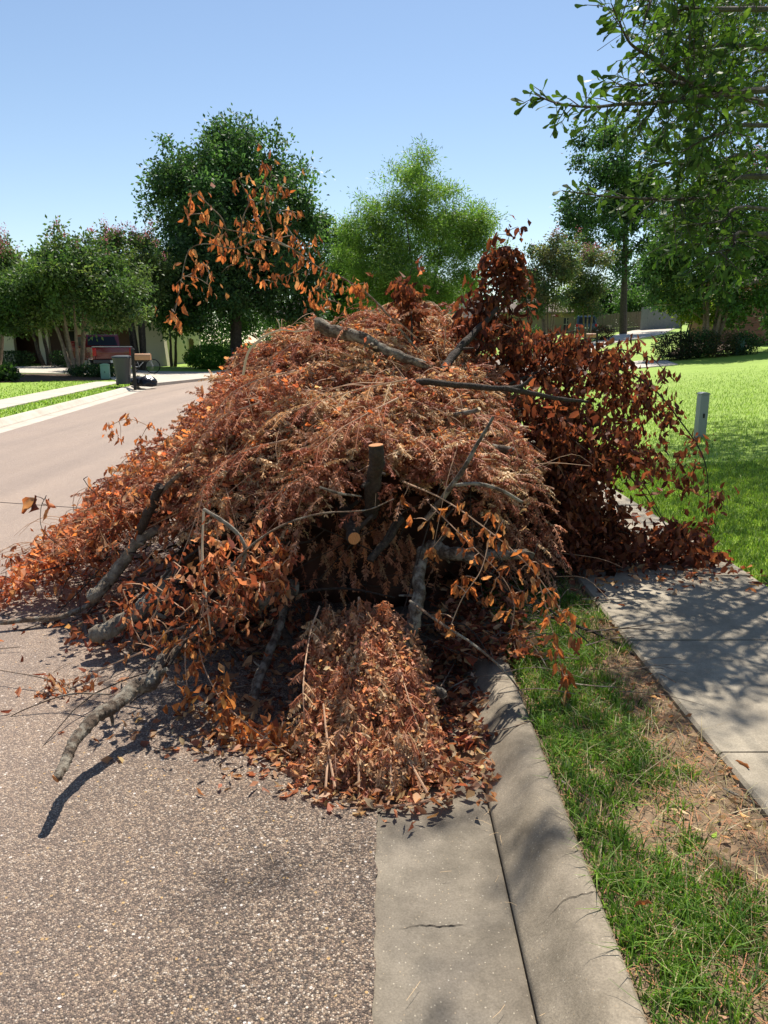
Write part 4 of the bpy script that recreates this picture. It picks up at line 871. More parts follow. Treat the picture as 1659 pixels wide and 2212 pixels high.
# sticks scattered on the kerb and verge edge
for k, (pts, lb, r) in enumerate((([(960, 1470, 2.95), (1040, 1462, 3.0), (1110, 1470, 3.02)], 'grey stick across gutter at right of drape', .006), ([(1000, 1540, 2.85), (1070, 1510, 2.95), (1180, 1480, 3.0)], 'crooked stick crossing kerb onto verge', .005), ([(1040, 1600, 2.72), (1100, 1585, 2.76), (1230, 1545, 2.82)], 'thin stick over kerb into grass', .003), ([(1210, 1700, 2.5), (1290, 1760, 2.42)], 'thin stick on soil by sidewalk', .004), ([(1560, 1720, 2.3), (1640, 1760, 2.25)], 'twig on bare soil beside sidewalk low right', .005))):
    l = [G(u, v, .1 if u > 1090 else .02) + Vector((0, 0, .02)) for u, v, y in pts]; root = empty('stick', l[0], lb, 'stick', 'loose sticks beside the pile')
    ll_ = smooth_line(l, 5); MB().tube(ll_, lerp_list([r, r, r * .5], len(ll_)), 6, wob=.1).build('bark', 'bark_brown', root, smooth=True)

# ------------------------------------------------------------------ trees
GREEN_DARK = [(.040, .080, .032), (.054, .105, .040), (.032, .064, .028), (.075, .135, .046)]
GREEN_LIGHT = [(.11, .18, .035), (.14, .22, .045), (.09, .15, .032), (.17, .25, .06)]
GREEN_MYRTLE = [(.052, .088, .030), (.070, .112, .036), (.042, .072, .028), (.095, .13, .045)]
GREEN_MID = [(.046, .090, .026), (.062, .115, .032), (.036, .070, .022)]
GREEN_YELLOW = [(.16, .20, .03), (.12, .17, .028), (.08, .13, .026)]
GREEN_GREY = [(.075, .105, .05), (.095, .13, .06), (.055, .08, .04), (.13, .12, .06)]
PINK = [(.55, .16, .22), (.62, .28, .32), (.48, .10, .16)]
def ell(u, v, ru, rv, y, deep=.9):
    c = P(u, v, y); return (c, ru * y / FPX, ru * y / FPX * deep, rv * y / FPX)
def in_ell(n, e, shell=.55):
    c, rx, ry, rz = e; d = rng.normal(size=(n, 3)); d /= np.linalg.norm(d, axis=1, keepdims=True)
    r = (shell + (1 - shell) * rng.random((n, 1)) ** .7) if shell > 0 else rng.random((n, 1)) ** .4
    return np.array(c) + d * r * np.array([rx, ry, rz])
def tree(name, label, base, ells, cols, nclu, per, leaf, trunk_r, stems=1, bark='bark_tree', clu_r=.45, group=None, droop=.3, blossom=None, spread=.15, cat='tree', split=.35, aspect=.5, limbs=14, shell=.5):
    base = Vector(base); root = empty(name, base, label, cat, group)
    tot = sum(e[1] * e[2] * e[3] for e in ells) ; wts = np.array([(e[1] * e[3]) for e in ells]); wts = wts / wts.sum()
    big = np.concatenate([in_ell(max(2, int(nclu * .17 * w_)), e, shell) for e, w_ in zip(ells, wts)])
    R2 = clu_r * 1.5; m_ = 8; d2 = rng.normal(size=(len(big) * m_, 3)); d2 /= np.linalg.norm(d2, axis=1, keepdims=True)
    cc = np.repeat(big, m_, 0) + d2 * R2 * (rng.random((len(d2), 1)) ** .5) * np.repeat(rng.uniform(.5, 1.25, (len(big), 1)), m_, 0) * np.array([1, 1, .75])
    sp_ = big[rng.integers(0, len(big), max(4, len(big) // 2))]; ctr = np.array(sum((e[0] for e in ells), Vector((0, 0, 0))) / len(ells)); out_ = sp_ - ctr; out_ /= np.linalg.norm(out_, axis=1, keepdims=True) + 1e-6
    cc = np.concatenate([cc, sp_ + (out_ * .6 + np.array([0, 0, .5])) * R2 * rng.uniform(.6, 1.15, (len(sp_), 1))])
    cz = max(e[0].z + e[3] * .6 for e in ells); cen = sum((e[0] * w_ for e, w_ in zip(ells, wts)), Vector((0, 0, 0)))
    mb = MB(); nodes = []
    for k in range(stems):
        a = 2 * math.pi * (k + rnd.random() * .5) / stems
        off = Vector((math.cos(a), math.sin(a), 0)) * trunk_r * (1.3 if stems > 1 else 0)
        top = Vector((cen.x, cen.y, cz if stems == 1 else cen.z + .35 * (cz - cen.z))) + Vector((math.cos(a), math.sin(a), 0)) * ((cz - base.z) * spread if stems > 1 else 0)
        b0 = base + off - Vector((0, 0, .15)); mid = b0.lerp(top, .45) + Vector((rnd.uniform(-1, 1), rnd.uniform(-1, 1), 0)) * trunk_r * 1.2
        l = smooth_line([b0, b0.lerp(mid, .5) + off * .3, mid, top], 5)
        mb.tube(l, lerp_list([trunk_r * 1.25, trunk_r, trunk_r * .72, trunk_r * .2], len(l)), 8, wob=.06); nodes += [(q, trunk_r * (1 - .75 * i / len(l))) for i, q in enumerate(l) if i > len(l) * split]
    for j in rng.choice(len(cc), min(limbs * 3, len(cc)), replace=False):
        p = Vector(cc[j]); cand = [n for n in nodes if n[0].z < p.z + .3] or nodes
        q, r = min(cand, key=lambda n: (n[0] - p).length + .5 * abs(n[0].z - p.z + (p - n[0]).length * .4))
        r = min(r * .55, .03 + .02 * (p - q).length); m = q.lerp(p, .5) + Vector((0, 0, .12 * (p - q).length))
        l = smooth_line([q, m, p], 4); mb.tube(l, lerp_list([r, r * .6, .012], len(l)), 5)
        nodes += [(x, r * .6) for x in l[2:]]
    mb.build('trunk', bark, root, smooth=True)
    per = int(per * 1.25); n = len(cc) * per; ci = np.repeat(np.arange(len(cc)), per)
    d = rng.normal(size=(n, 3)); pp = cc[ci] + d * clu_r * .5 * rng.uniform(.3, 1.15, (n, 1)) * np.array([1, 1, .7])
    D = d * .6 + np.array([0, 0, -droop]) + rng.normal(0, .5, (n, 3))
    ccol = jit_cols(cols, len(cc), .16) * 1.45; col = ccol[ci] * rng.uniform(.75, 1.3, (n, 1))
    L = leaf * 1.35 * rng.uniform(.6, 1.3, n); V, F, Cc = leaves_np(pp, D, L, L * aspect, col)
    me = np_mesh('crown', V - np.array(base), F, 'green_leaf', Cc); link('crown', me, root)
    if blossom:
        nb, bc, bu = blossom; top = cc[np.argsort(-(cc[:, 2] + rng.normal(0, .5, len(cc))))][:nb] + np.array([0, 0, clu_r * .6]); k = 26
        pp = np.repeat(top, k, 0) + rng.normal(0, bu, (len(top) * k, 3)) * np.array([1, 1, 1.4])
        V, F, Cc = leaves_np(pp, rng.normal(size=pp.shape), np.full(len(pp), .07), np.full(len(pp), .06), jit_cols(bc, len(pp), .2))
        link('blossom', np_mesh('blossom', V - np.array(base), F, 'petal', Cc), root)
    return root
def gp(u, y, dz=.08):
    x = (u - CU) / FPX * (y * cp); return Vector((x, y, B(x, y) + dz))
# left of the road
tree('crape_myrtle', 'spreading many-stemmed crape myrtle in flower bed before red pickup', gp(160, 34), [ell(165, 615, 140, 65, 34), ell(60, 640, 85, 60, 34), ell(245, 650, 65, 45, 33.5), ell(150, 570, 80, 45, 34), ell(15, 680, 50, 40, 33)], GREEN_MYRTLE, 620, 34, .13, .085, 7, 'bark_myrtle', .5, droop=.2, spread=.22, split=.35, blossom=(16, PINK, .07))
tree('crape_myrtle', 'tall crape myrtle with pale pink blooms behind red pickup', gp(300, 41), [ell(285, 570, 62, 70, 41), ell(250, 555, 50, 45, 41), ell(290, 615, 55, 45, 41)], GREEN_MYRTLE, 260, 34, .13, .10, 6, 'bark_tree', .5, spread=.1, blossom=(60, PINK, .10))
tree('crape_myrtle', 'pink-tipped crape myrtle cut off by left picture edge', gp(-20, 37), [ell(-20, 620, 70, 95, 37), ell(10, 580, 40, 55, 37)], GREEN_MYRTLE, 210, 34, .13, .10, 5, 'bark_myrtle', .5, blossom=(40, PINK, .12))
tree('shade_tree', 'big dense dark green tree with rounded crown left of centre', gp(508, 46), [ell(500, 470, 165, 140, 46), ell(500, 370, 95, 95, 46), ell(410, 440, 85, 100, 46), ell(600, 460, 80, 95, 46), ell(505, 320, 48, 45, 46), ell(500, 600, 180, 110, 46), ell(405, 620, 90, 100, 45), ell(620, 600, 70, 100, 46)], GREEN_DARK, 1700, 34, .18, .33, 1, 'bark_tree', .75, droop=.25, limbs=24, shell=.35)
tree('added_porch_tree', 'dark leafy tree added to shade porch of stucco house', gp(95, 45), [ell(95, 650, 110, 45, 45), ell(20, 640, 90, 50, 45)], GREEN_DARK, 320, 30, .15, .12, 2, 'bark_tree', .55)  # added tree that darkens the porch
tree('young_tree', 'thin forked young tree before wooden fence by stucco house', gp(372, 47), [ell(385, 690, 40, 45, 47), ell(372, 660, 35, 35, 47)], GREEN_MID, 90, 30, .14, .09, 2, 'bark_tree', .45, spread=.1)
tree('background_tree', 'mid green tree filling gap between dark tree and pale feathery tree', gp(725, 58), [ell(722, 560, 55, 75, 58), ell(700, 500, 22, 35, 58), ell(730, 640, 60, 60, 58), ell(755, 520, 22, 38, 58)], GREEN_MID, 330, 34, .19, .2, 1, 'bark_tree', .7)
tree('feathery_tree', 'light green feathery willow-leaved tree behind top of brush pile', gp(912, 52), [ell(910, 500, 120, 85, 52), ell(905, 420, 70, 62, 52), ell(908, 378, 30, 38, 52), ell(820, 500, 60, 62, 52), ell(1005, 505, 55, 55, 52), ell(1040, 470, 24, 22, 52), ell(765, 545, 40, 55, 52), ell(1040, 525, 38, 45, 52), ell(900, 590, 135, 70, 52), ell(850, 620, 90, 60, 51), ell(960, 630, 70, 50, 52)], GREEN_LIGHT, 1300, 40, .18, .13, 3, 'bark_tree', .75, droop=.1, limbs=30, aspect=.24, shell=.3)
# right of the road
tree('crape_myrtle', 'grey green crape myrtle beside tan house right of brush pile', gp(1185, 49), [ell(1180, 590, 52, 60, 49), ell(1200, 545, 40, 32, 49), ell(1165, 640, 45, 40, 49)], GREEN_GREY, 230, 34, .13, .07, 6, 'bark_myrtle', .5, spread=.12, blossom=(10, PINK, .1))
tree('crape_myrtle', 'slender crape myrtle with coral blooms between tan house and tall trunk', gp(1268, 53), [ell(1268, 590, 45, 62, 53), ell(1285, 560, 30, 35, 53), ell(1262, 650, 40, 40, 53)], GREEN_GREY, 210, 34, .13, .06, 6, 'bark_myrtle', .5, spread=.1, blossom=(22, PINK, .12))
tree('tall_tree', 'tall dark tree with straight bare trunk behind curved driveway', gp(1345, 64), [ell(1350, 340, 90, 75, 64), ell(1280, 450, 72, 52, 64), ell(1260, 330, 26, 26, 64), ell(1340, 420, 95, 75, 64), ell(1300, 500, 70, 45, 64), ell(1400, 460, 85, 100, 64), ell(1370, 560, 70, 45, 64), ell(1310, 285, 45, 30, 64), ell(1232, 500, 28, 32, 64)], GREEN_DARK, 520, 30, .22, .26, 1, 'bark_tree', .75, limbs=26, shell=.45)
tree('crape_myrtle', 'large crape myrtle with red blooms over shrub bed at right', gp(1535, 33), [ell(1540, 520, 130, 105, 33), ell(1600, 440, 110, 90, 33), ell(1470, 590, 65, 75, 33), ell(1620, 590, 90, 100, 32), ell(1640, 680, 70, 45, 33), ell(1520, 440, 80, 55, 34)], GREEN_MID, 760, 34, .12, .07, 7, 'bark_myrtle', .5, spread=.16, blossom=(14, [(.6, .05, .12), (.7, .12, .2)], .07))
tree('yellow_shrub_tree', 'low yellow green young tree beside curved driveway', gp(1475, 36), [ell(1470, 640, 42, 38, 36), ell(1510, 655, 40, 35, 35)], GREEN_YELLOW, 110, 34, .12, .04, 4, 'bark_tree', .45)
tree('background_tree', 'dark bushy tree behind wooden fence right of tall trunk', gp(1405, 78), [ell(1405, 630, 45, 62, 78), ell(1440, 600, 35, 60, 78)], GREEN_DARK, 170, 34, .24, .2, 1, 'bark_tree', .8)
tree('background_tree', 'mid green bushy tree behind wooden fence left of tall trunk', gp(1300, 80), [ell(1300, 655, 45, 35, 80), ell(1375, 650, 22, 40, 74)], GREEN_MID, 130, 34, .24, .2, 1, 'bark_tree', .8)
tree('background_tree', 'pale yellow green tree behind slender crape myrtle', gp(1245, 84), [ell(1245, 645, 35, 30, 84)], GREEN_YELLOW, 70, 34, .24, .15, 1, 'bark_tree', .8)
# woods behind everything (reads as one mass)
def far_wood():
    pts = []; cs = []
    for u in np.arange(-260, 1950, 16):
        y = 105 + rnd.uniform(-10, 18); top = 640 + 38 * noise.noise(Vector((u * .012, 0, 1))) + rnd.uniform(-14, 14)
        if u > 1330: top -= 45
        e = ell(u, top + 55, 26, 62, y); n = 700; q = in_ell(n, e, .5); pts.append(q); cs.append(jit_cols([GREEN_DARK[rnd.randint(0, 3)], GREEN_MID[rnd.randint(0, 2)]], n, .2))
    pts = np.concatenate(pts); cs = np.concatenate(cs); L = .42 * rng.uniform(.6, 1.3, len(pts))
    V, F, Cc = leaves_np(pts, rng.normal(size=pts.shape) + np.array([0, 0, -.3]), L, L * .6, cs)
    tag(link('far_woods', np_mesh('far_woods', V, F, 'green_leaf', Cc)), 'dark mass of distant woods behind the houses', 'woods', kind='stuff')
far_wood()
# shrubs
def shrub(name, label, u, y, rx, rz, cols, n=1500, leaf=.09, ry=None, group=None, clip=None, flower=None):
    n = int(n * 1.8); b = gp(u, y); root = empty(name, b, label, 'shrub', group); ry = ry or rx
    q = in_ell(n, (Vector((0, 0, rz * .85)), rx, ry, rz), .45); q = q + rng.normal(0, .05, q.shape)
    if clip: q = np.clip(q, [-rx * .85, -ry * .85, 0], [rx * .85, ry * .85, rz * 1.55])
    q[:, 2] = np.abs(q[:, 2]); L = leaf * rng.uniform(.6, 1.3, n)
    V, F, Cc = leaves_np(q, rng.normal(size=q.shape) + q * .4, L, L * .5, jit_cols(cols, n, .22)); link('foliage', np_mesh('foliage', V, F, 'green_leaf', Cc), root)
    mb = MB()
    for k in range(6):
        a = rnd.random() * 6.28; mb.tube(smooth_line([Vector((0, 0, -.05)), Vector((math.cos(a) * rx * .25, math.sin(a) * ry * .25, rz * .5)), Vector((math.cos(a) * rx * .6, math.sin(a) * ry * .6, rz * 1.2))], 3), lerp_list([.025, .008], 7), 5)
    mb.build('stem', 'bark_tree', root, world=False)
    return root
shrub('hedge', 'clipped dark hedge at left picture edge before stucco house', 20, 44, 1.5, .55, GREEN_DARK, 1800, .1, .7, clip=1)
shrub('hedge', 'clipped dark hedge between porch column and red pickup', 140, 43, 1.0, .6, GREEN_DARK, 1400, .1, .7, clip=1)
shrub('bush', 'bright green arching bush under big dark tree', 452, 44, 1.5, .75, [(.10, .22, .03), (.13, .26, .04), (.07, .16, .03)], 2600, .16)
shrub('bush', 'dark bush beside bright arching bush under big dark tree', 545, 48, 2.6, .8, GREEN_DARK, 2600, .14)
shrub('bush', 'low plants with white flowers under many-stemmed crape myrtle', 200, 33, 1.3, .3, GREEN_DARK, 1500, .1, .6)
shrub('grass_clump', 'tuft of tall grass at left picture edge beside lawn', 3, 29, .45, .32, GREEN_MID, 500, .2)
shrub('bush', 'dark purple shrub at left end of shrub bed', 1462, 31.5, .95, .62, [(.035, .028, .022), (.05, .05, .025), (.03, .045, .02)], 1900, .09)
shrub('bush', 'dark green shrub second from left in shrub bed', 1510, 31.5, .9, .65, GREEN_DARK, 1700, .09)
shrub('bush', 'thin brownish shrub in middle of shrub bed', 1555, 31, .8, .6, [(.10, .07, .03), (.05, .07, .025), (.12, .09, .04)], 900, .09)
shrub('bush', 'dark rounded shrub near right end of shrub bed', 1605, 31, .7, .5, GREEN_DARK, 1300, .09)
shrub('bush', 'dark shrub before tan house behind mailboxes', 1140, 50, 1.5, .9, GREEN_DARK, 2200, .13)
shrub('bush', 'reddish shrub beside foot of tall trunk', 1300, 56, .9, .6, [(.16, .06, .05), (.10, .05, .03), (.06, .07, .03)], 900, .12)
shrub('bush', 'green shrubs behind brush pile below pale feathery tree', 960, 50, 3.2, 1.0, GREEN_DARK, 3000, .15)
shrub('bush', 'leafy green shrub at foot of big dark tree right side', 640, 47, 1.6, .8, GREEN_MID, 2200, .13)
def palm(u, y):
    b = gp(u, y); root = empty('sago_palm', b, 'small spiky palm left of shrub before tan house', 'palm')
    MB().tube([Vector((0, 0, -.05)), Vector((0, 0, .35))], [.14, .12], 8).build('trunk', 'bark_tree', root, world=False)
    for k in range(14):
        a = k * 2.4; el = rnd.uniform(.1, .9); d = np.array([[math.cos(a) * math.cos(el), math.sin(a) * math.cos(el), math.sin(el)]])
        V, F, Cc = fronds_np(np.array([[0, 0, .35]]), d, np.array([1.0]), np.array([[.045, .10, .035]]), 22, .1, .28, .03, .5)
        link('frond', np_mesh('frond', V, F, 'green_leaf', Cc), root)
palm(1108, 47)

# ------------------------------------------------------------------ near oak at the right, trunk out of frame
def oak():
    base = Vector((6.9, 10.2, B(6.9, 10.2) + .05)); root = empty('oak_tree', base, 'broad-leaved oak whose branches reach in from upper right corner', 'tree')
    tl = smooth_line([base - Vector((0, 0, .2)), base + Vector((.05, 0, 1.5)), base + Vector((-.1, .1, 4.5)), base + Vector((-.2, .2, 9))], 5)
    MB().tube(tl, lerp_list([.30, .22, .17, .05], len(tl)), 12, wob=.04).build('trunk', 'bark_tree', root, smooth=True)
    def q5(x, y, d): return P((1300 + x * .3737) * .864, y * .3737 * .864, d)
    def tk(z): return min(tl, key=lambda p: abs(p.z - z))
    boughs = [
        [q5(100, 630, 4.55), q5(250, 690, 4.6), q5(480, 715, 4.7), q5(700, 695, 4.85), q5(950, 685, 5.1), q5(1200, 650, 5.5), q5(1659, 600, 6.4), tk(4.6)],
        [q5(610, 20, 4.6), q5(660, 130, 4.65), q5(740, 290, 4.75), q5(900, 400, 4.9), q5(1080, 520, 5.2), q5(1350, 590, 5.7), q5(1659, 600, 6.3), tk(5.0)],
        [q5(280, 1275, 5.0), q5(550, 1310, 5.1), q5(830, 1330, 5.3), q5(1100, 1330, 5.6), q5(1300, 1290, 5.9), q5(1659, 1180, 6.5), tk(3.2)],
        [q5(820, 190, 4.9), q5(850, 80, 5.0), q5(950, -80, 5.2), q5(1300, -120, 5.8), tk(6.0)],
        [q5(620, 580, 5.0), q5(800, 570, 5.1), q5(1000, 560, 5.3), q5(1350, 620, 5.9), tk(4.4)],
        [q5(1180, 930, 4.7), q5(1350, 900, 5.0), q5(1659, 840, 5.6), tk(4.0)],
        [q5(800, 1050, 5.5), q5(1000, 1090, 5.7), q5(1300, 1120, 6.0), q5(1659, 1050, 6.6), tk(3.6)],
        [q5(1000, 130, 5.2), q5(1100, 60, 5.4), q5(1400, 60, 5.8), tk(5.6)],
        [q5(1020, 330, 5.3), q5(1200, 320, 5.6), q5(1659, 330, 6.2), tk(5.2)],
        [q5(1130, 1500, 5.2), q5(1350, 1480, 5.6), q5(1659, 1400, 6.2), tk(2.9)],
        [q5(1250, 1700, 5.0), q5(1420, 1660, 5.3), q5(1659, 1580, 5.9), tk(2.6)],
        [Vector((.9, 5.6, 7.3)), Vector((1.5, 6.2, 7.2)), Vector((3, 7.4, 7.0)), Vector((5, 9.2, 6.7)), tk(6.2)], [Vector((.4, 6.4, 7.8)), Vector((1.6, 7.0, 7.6)), Vector((3.4, 8.4, 7.2)), tk(6.6)],
        [q5(1000, 1640, 7.0), q5(1300, 1620, 7.2), q5(1659, 1560, 7.6), tk(2.8)]]
    def allowed(p):
        q = proj(p)
        if q is None: return True
        u, v = q
        if v < -40: return v < -160 and u > 1120
        um = np.interp(v, [-40, 0, 60, 150, 220, 330, 480, 560, 640, 690], [1330, 1395, 1400, 1420, 1440, 1470, 1500, 1540, 1590, 1640])
        return u > um and v < 700
    tips = []
    for i, bl in enumerate(boughs):
        l = smooth_line(bl, 6); MB().tube(l, lerp_list([.003, .006, .010, .014, .022, .04], len(l)), 6, wob=.06).build('bough', 'bark_tree', root, smooth=True)
        for j, p in enumerate(l[:-14]): tips.append((p, (l[j] - l[j + 1]).normalized(), 1, 'main'))
        for j in range(2, len(l) - 8, 1):
            pj = proj(l[j]); thin = pj is not None and pj[0] < 1450
            for s in range(2 if j > 5 else 1):
                if thin and rnd.random() < .5: continue
                d = (l[j - 1] - l[j + 1]).normalized(); a = Vector((rnd.gauss(0, 1), rnd.gauss(0, 1), rnd.gauss(0, .9))); a = (a - d * a.dot(d)).normalized()
                ln = rnd.uniform(.10, .30) * (1 + .05 * j) * (.6 if thin else 1); e = l[j] + (d * .55 + a * .8) * ln
                tips.append((e, (d * .5 + a).normalized(), -1 if thin else 0, l[j]))
    # scattered twigs filling the crown
    tries = 0; extra = 0
    while extra < 2300 and tries < 60000:
        tries += 1
        e = Vector((rnd.gauss(5.0, 2.0), rnd.gauss(9.2, 3.2), rnd.gauss(5.2, 1.8)))
        if e.z < 2.3 or e.y < 3.4 or (e - Vector((5.4, 9.4, 5.6))).length > 6.2 or not allowed(e): continue
        if proj(e) and proj(e)[1] > 620 and rnd.random() < .6: continue
        tips.append((e, Vector((rnd.gauss(-.3, 1), rnd.gauss(-.2, 1), rnd.gauss(0, .5))).normalized(), 0, None)); extra += 1
    for k in range(2000):
        e = Vector((rnd.gauss(5.5, 1.2), rnd.gauss(12.6, 1.7), rnd.gauss(6.3, .9)))
        if allowed(e): tips.append((e, Vector((rnd.gauss(-.3, 1), rnd.gauss(-.2, 1), rnd.gauss(0, .5))).normalized(), 0, None))
    pts, dirs = [], []; tw = MB()
    for e, d, main, src in tips:
        if src is None:
            b = e - d * rnd.uniform(.3, .7) + Vector((0, 0, -.05)); tw.tube(smooth_line([b, (b + e) / 2 + Vector((0, 0, .03)), e], 2), [.004, .0035, .003, .002, .0015], 4)
        elif not isinstance(src, str):
            tw.tube([src, (src + e) / 2 + Vector((0, 0, .01)), e], [.004, .003, .0018], 4); b = src
        else: b = None
        nn = rnd.randint(1, 2) if main == 1 else (rnd.randint(3, 5) if main == -1 else rnd.randint(7, 12))
        for k in range(nn):
            t = rnd.random() ** .6 if b is not None else 1
            p = b.lerp(e, t) if b is not None else e
            r = Vector((rnd.gauss(0, 1), rnd.gauss(0, 1), rnd.gauss(0, 1))); r = (r - d * r.dot(d)).normalized()
            pts.append(p); dirs.append((d * rnd.uniform(.2, 1.0) + r * .75 + Vector((0, 0, -.25))).normalized())
    tw.build('twigs', 'bark_tree', root)['kind'] = 'stuff'
    pal = [(.050, .095, .024), (.066, .12, .030), (.092, .155, .038), (.034, .064, .02), (.055, .10, .028)]
    # paddle-shaped leaf: three quads
    def paddle(col):
        V = [(-.015, 0, 0), (.015, 0, 0), (-.06, .42, .01), (.06, .42, .01), (-.17, .80, -.02), (.17, .80, -.02), (-.07, 1.0, -.05), (.07, 1.0, -.05)]
        F = [(0, 1, 3, 2), (2, 3, 5, 4), (4, 5, 7, 6)]; k = rnd.uniform(-.25, .25)
        V = [(x, y, z + k * y * y + abs(x) * .5) for x, y, z in V]; return V, F
    meshes = []
    for c in pal:
        for k in range(2):
            V, F = paddle(c); meshes.append(np_mesh('oak_leaf', V, F, 'oak_leaf', np.tile(np.array(c), (len(V), 1)), True))
    def score(p):
        q = proj(p)
        if q is None or not (0 < q[0] < 1659 and 0 < q[1] < 2212): return 1e6
        return (p - Vector((0, 0, CAM_H))).length
    order = sorted(range(len(pts)), key=lambda i: score(pts[i])); mass = order[300:]
    for i in order[:300]:
        put_leaf(root, rnd.choice(meshes), hang_matrix(pts[i], rnd.uniform(.07, .11), .15, dirs[i]))
    n = len(mass); Pn = np.array([pts[i] for i in mass]); Dn = np.array([dirs[i] for i in mass]) + rng.normal(0, .12, (n, 3)); Dn /= np.linalg.norm(Dn, axis=1, keepdims=True)
    r = rng.normal(size=(n, 3)); A = np.cross(Dn, r); A /= np.linalg.norm(A, axis=1, keepdims=True); Nn = np.cross(A, Dn); ln = rng.uniform(.07, .12, n)
    T = np.array(paddle(pal[0])[0]); V = (Pn[:, None, :] + ln[:, None, None] * (T[None, :, 0:1] * A[:, None, :] + T[None, :, 1:2] * Dn[:, None, :] + T[None, :, 2:3] * Nn[:, None, :])).reshape(-1, 3)
    F0 = np.array([(0, 1, 3, 2), (2, 3, 5, 4), (4, 5, 7, 6)]); F = (np.arange(n)[:, None, None] * 8 + F0[None]).reshape(-1, 4)
    o = link('leaf_mass', np_mesh('leaf_mass', V - np.array(base), F, 'oak_leaf', np.repeat(jit_cols(pal, n, .15), 8, 0), True), root); o['kind'] = 'stuff'
oak()

# ------------------------------------------------------------------ houses
def hip_roof(mb, x0, x1, y0, y1, z, h, ov=.4):
    x0 -= ov; x1 += ov; y0 -= ov; y1 += ov; r = min((x1 - x0), (y1 - y0)) / 2
    if x1 - x0 >= y1 - y0: a, b = (x0 + r, (y0 + y1) / 2, z + h), (x1 - r, (y0 + y1) / 2, z + h)
    else: a, b = ((x0 + x1) / 2, y0 + r, z + h), ((x0 + x1) / 2, y1 - r, z + h)
    t = .16
    v = [(x0, y0, z), (x1, y0, z), (x1, y1, z), (x0, y1, z), (x0, y0, z + t), (x1, y0, z + t), (x1, y1, z + t), (x0, y1, z + t), a, b]
    if x1 - x0 >= y1 - y0: f = [(4, 5, 9, 8), (5, 6, 9), (6, 7, 8, 9), (7, 4, 8)]
    else: f = [(4, 5, 8), (5, 6, 9, 8), (6, 7, 9), (7, 4, 8, 9)]
    mb.add(v, f + [(0, 1, 5, 4), (1, 2, 6, 5), (2, 3, 7, 6), (3, 0, 4, 7), (3, 2, 1, 0)])
def wall_openings(mb, x0, x1, y, th, z0, z1, opens):
    """front wall facing -Y with rectangular openings (xa,xb,za,zb)"""
    cur = x0
    for (xa, xb, za, zb) in sorted(opens):
        if xa > cur: mb.box(cur, xa, y, y + th, z0, z1)
        if za > z0: mb.box(xa, xb, y, y + th, z0, za)
        if zb < z1: mb.box(xa, xb, y, y + th, zb, z1)
        cur = xb
    if cur < x1: mb.box(cur, x1, y, y + th, z0, z1)
def window(root, xa, xb, y, za, zb, cols=2, rows=2):
    w_ = MB().box(xa, xb, y + .12, y + .14, za, zb).build('window', 'dark_glass', root)
    fr = MB(); t = .05
    for x in np.linspace(xa, xb, cols + 1): fr.box(x - t / 2, x + t / 2, y + .06, y + .115, za, zb)
    o = fr.build('frame', 'trim', None); o.parent = w_; o.location = -Vector(root.location)
    fr = MB()
    for z in np.linspace(za, zb, rows + 1): fr.box(xa - .03, xb + .03, y + .055, y + .11, z - t / 2, z + t / 2)
    o = fr.build('glazing_bar', 'trim', None); o.parent = w_; o.location = -Vector(root.location)
    return w_
def house_left():
    y = 47.5; z0 = B(-18, y) + .05; X = lambda u: (u - CU) / FPX * y * .985
    root = empty('stucco_house', (-18, y, z0), 'cream stucco house with recessed porch behind red pickup at left', 'house')
    zt = z0 + 2.95; xr = X(346)
    wl = MB(); wall_openings(wl, -34, xr, y, .3, z0 - .3, zt, [(X(38), X(92), z0, z0 + 2.5), (X(112), X(176), z0, z0 + 2.5), (X(205), X(300), z0 - .1, z0 + 2.3)])
    wl.build('wall', 'stucco', root)
    MB().box(xr - .3, xr, y + .3, y + 11, z0 - .3, zt).build('wall', 'stucco', root)
    MB().box(-34, xr - .3, y + 2.4, y + 2.6, z0 - .3, zt).build('porch_back_wall', 'door_wood', root)
    # splayed buttress at the right-hand corner
    MB().prism([(xr + .003, z0 - .3), (xr + .55, z0 - .3), (xr + .25, zt - .1), (xr + .003, zt - .1)], 'y', y - .05, y + .6).build('buttress', 'stucco', root)
    d = MB().box(X(50), X(78), y + 2.3, y + 2.395, z0, z0 + 2.3).build('door', 'door_wood', root)
    h = MB().box(X(74), X(75.5), y + 2.22, y + 2.29, z0 + .95, z0 + 1.15).build('handle', 'chrome'); h.parent = d; h.location = -Vector(root.location)
    window(root, X(118), X(170), y + 2.2, z0 + .7, z0 + 2.2)
    MB().box(X(205), X(300), y + .9, y + .95, z0 - .1, z0 + 2.3).build('garage_door', 'door_wood', root)
    rf = MB(); hip_roof(rf, -34, xr, y, y + 11, zt, 3.6, .55); rf.build('roof', 'shingle', root)
    g = MB(); hip_roof(g, X(-30), X(110), y - 1.2, y + 5, zt + .002, 3.0, .3); g.build('gable_roof', 'shingle', root)
house_left()
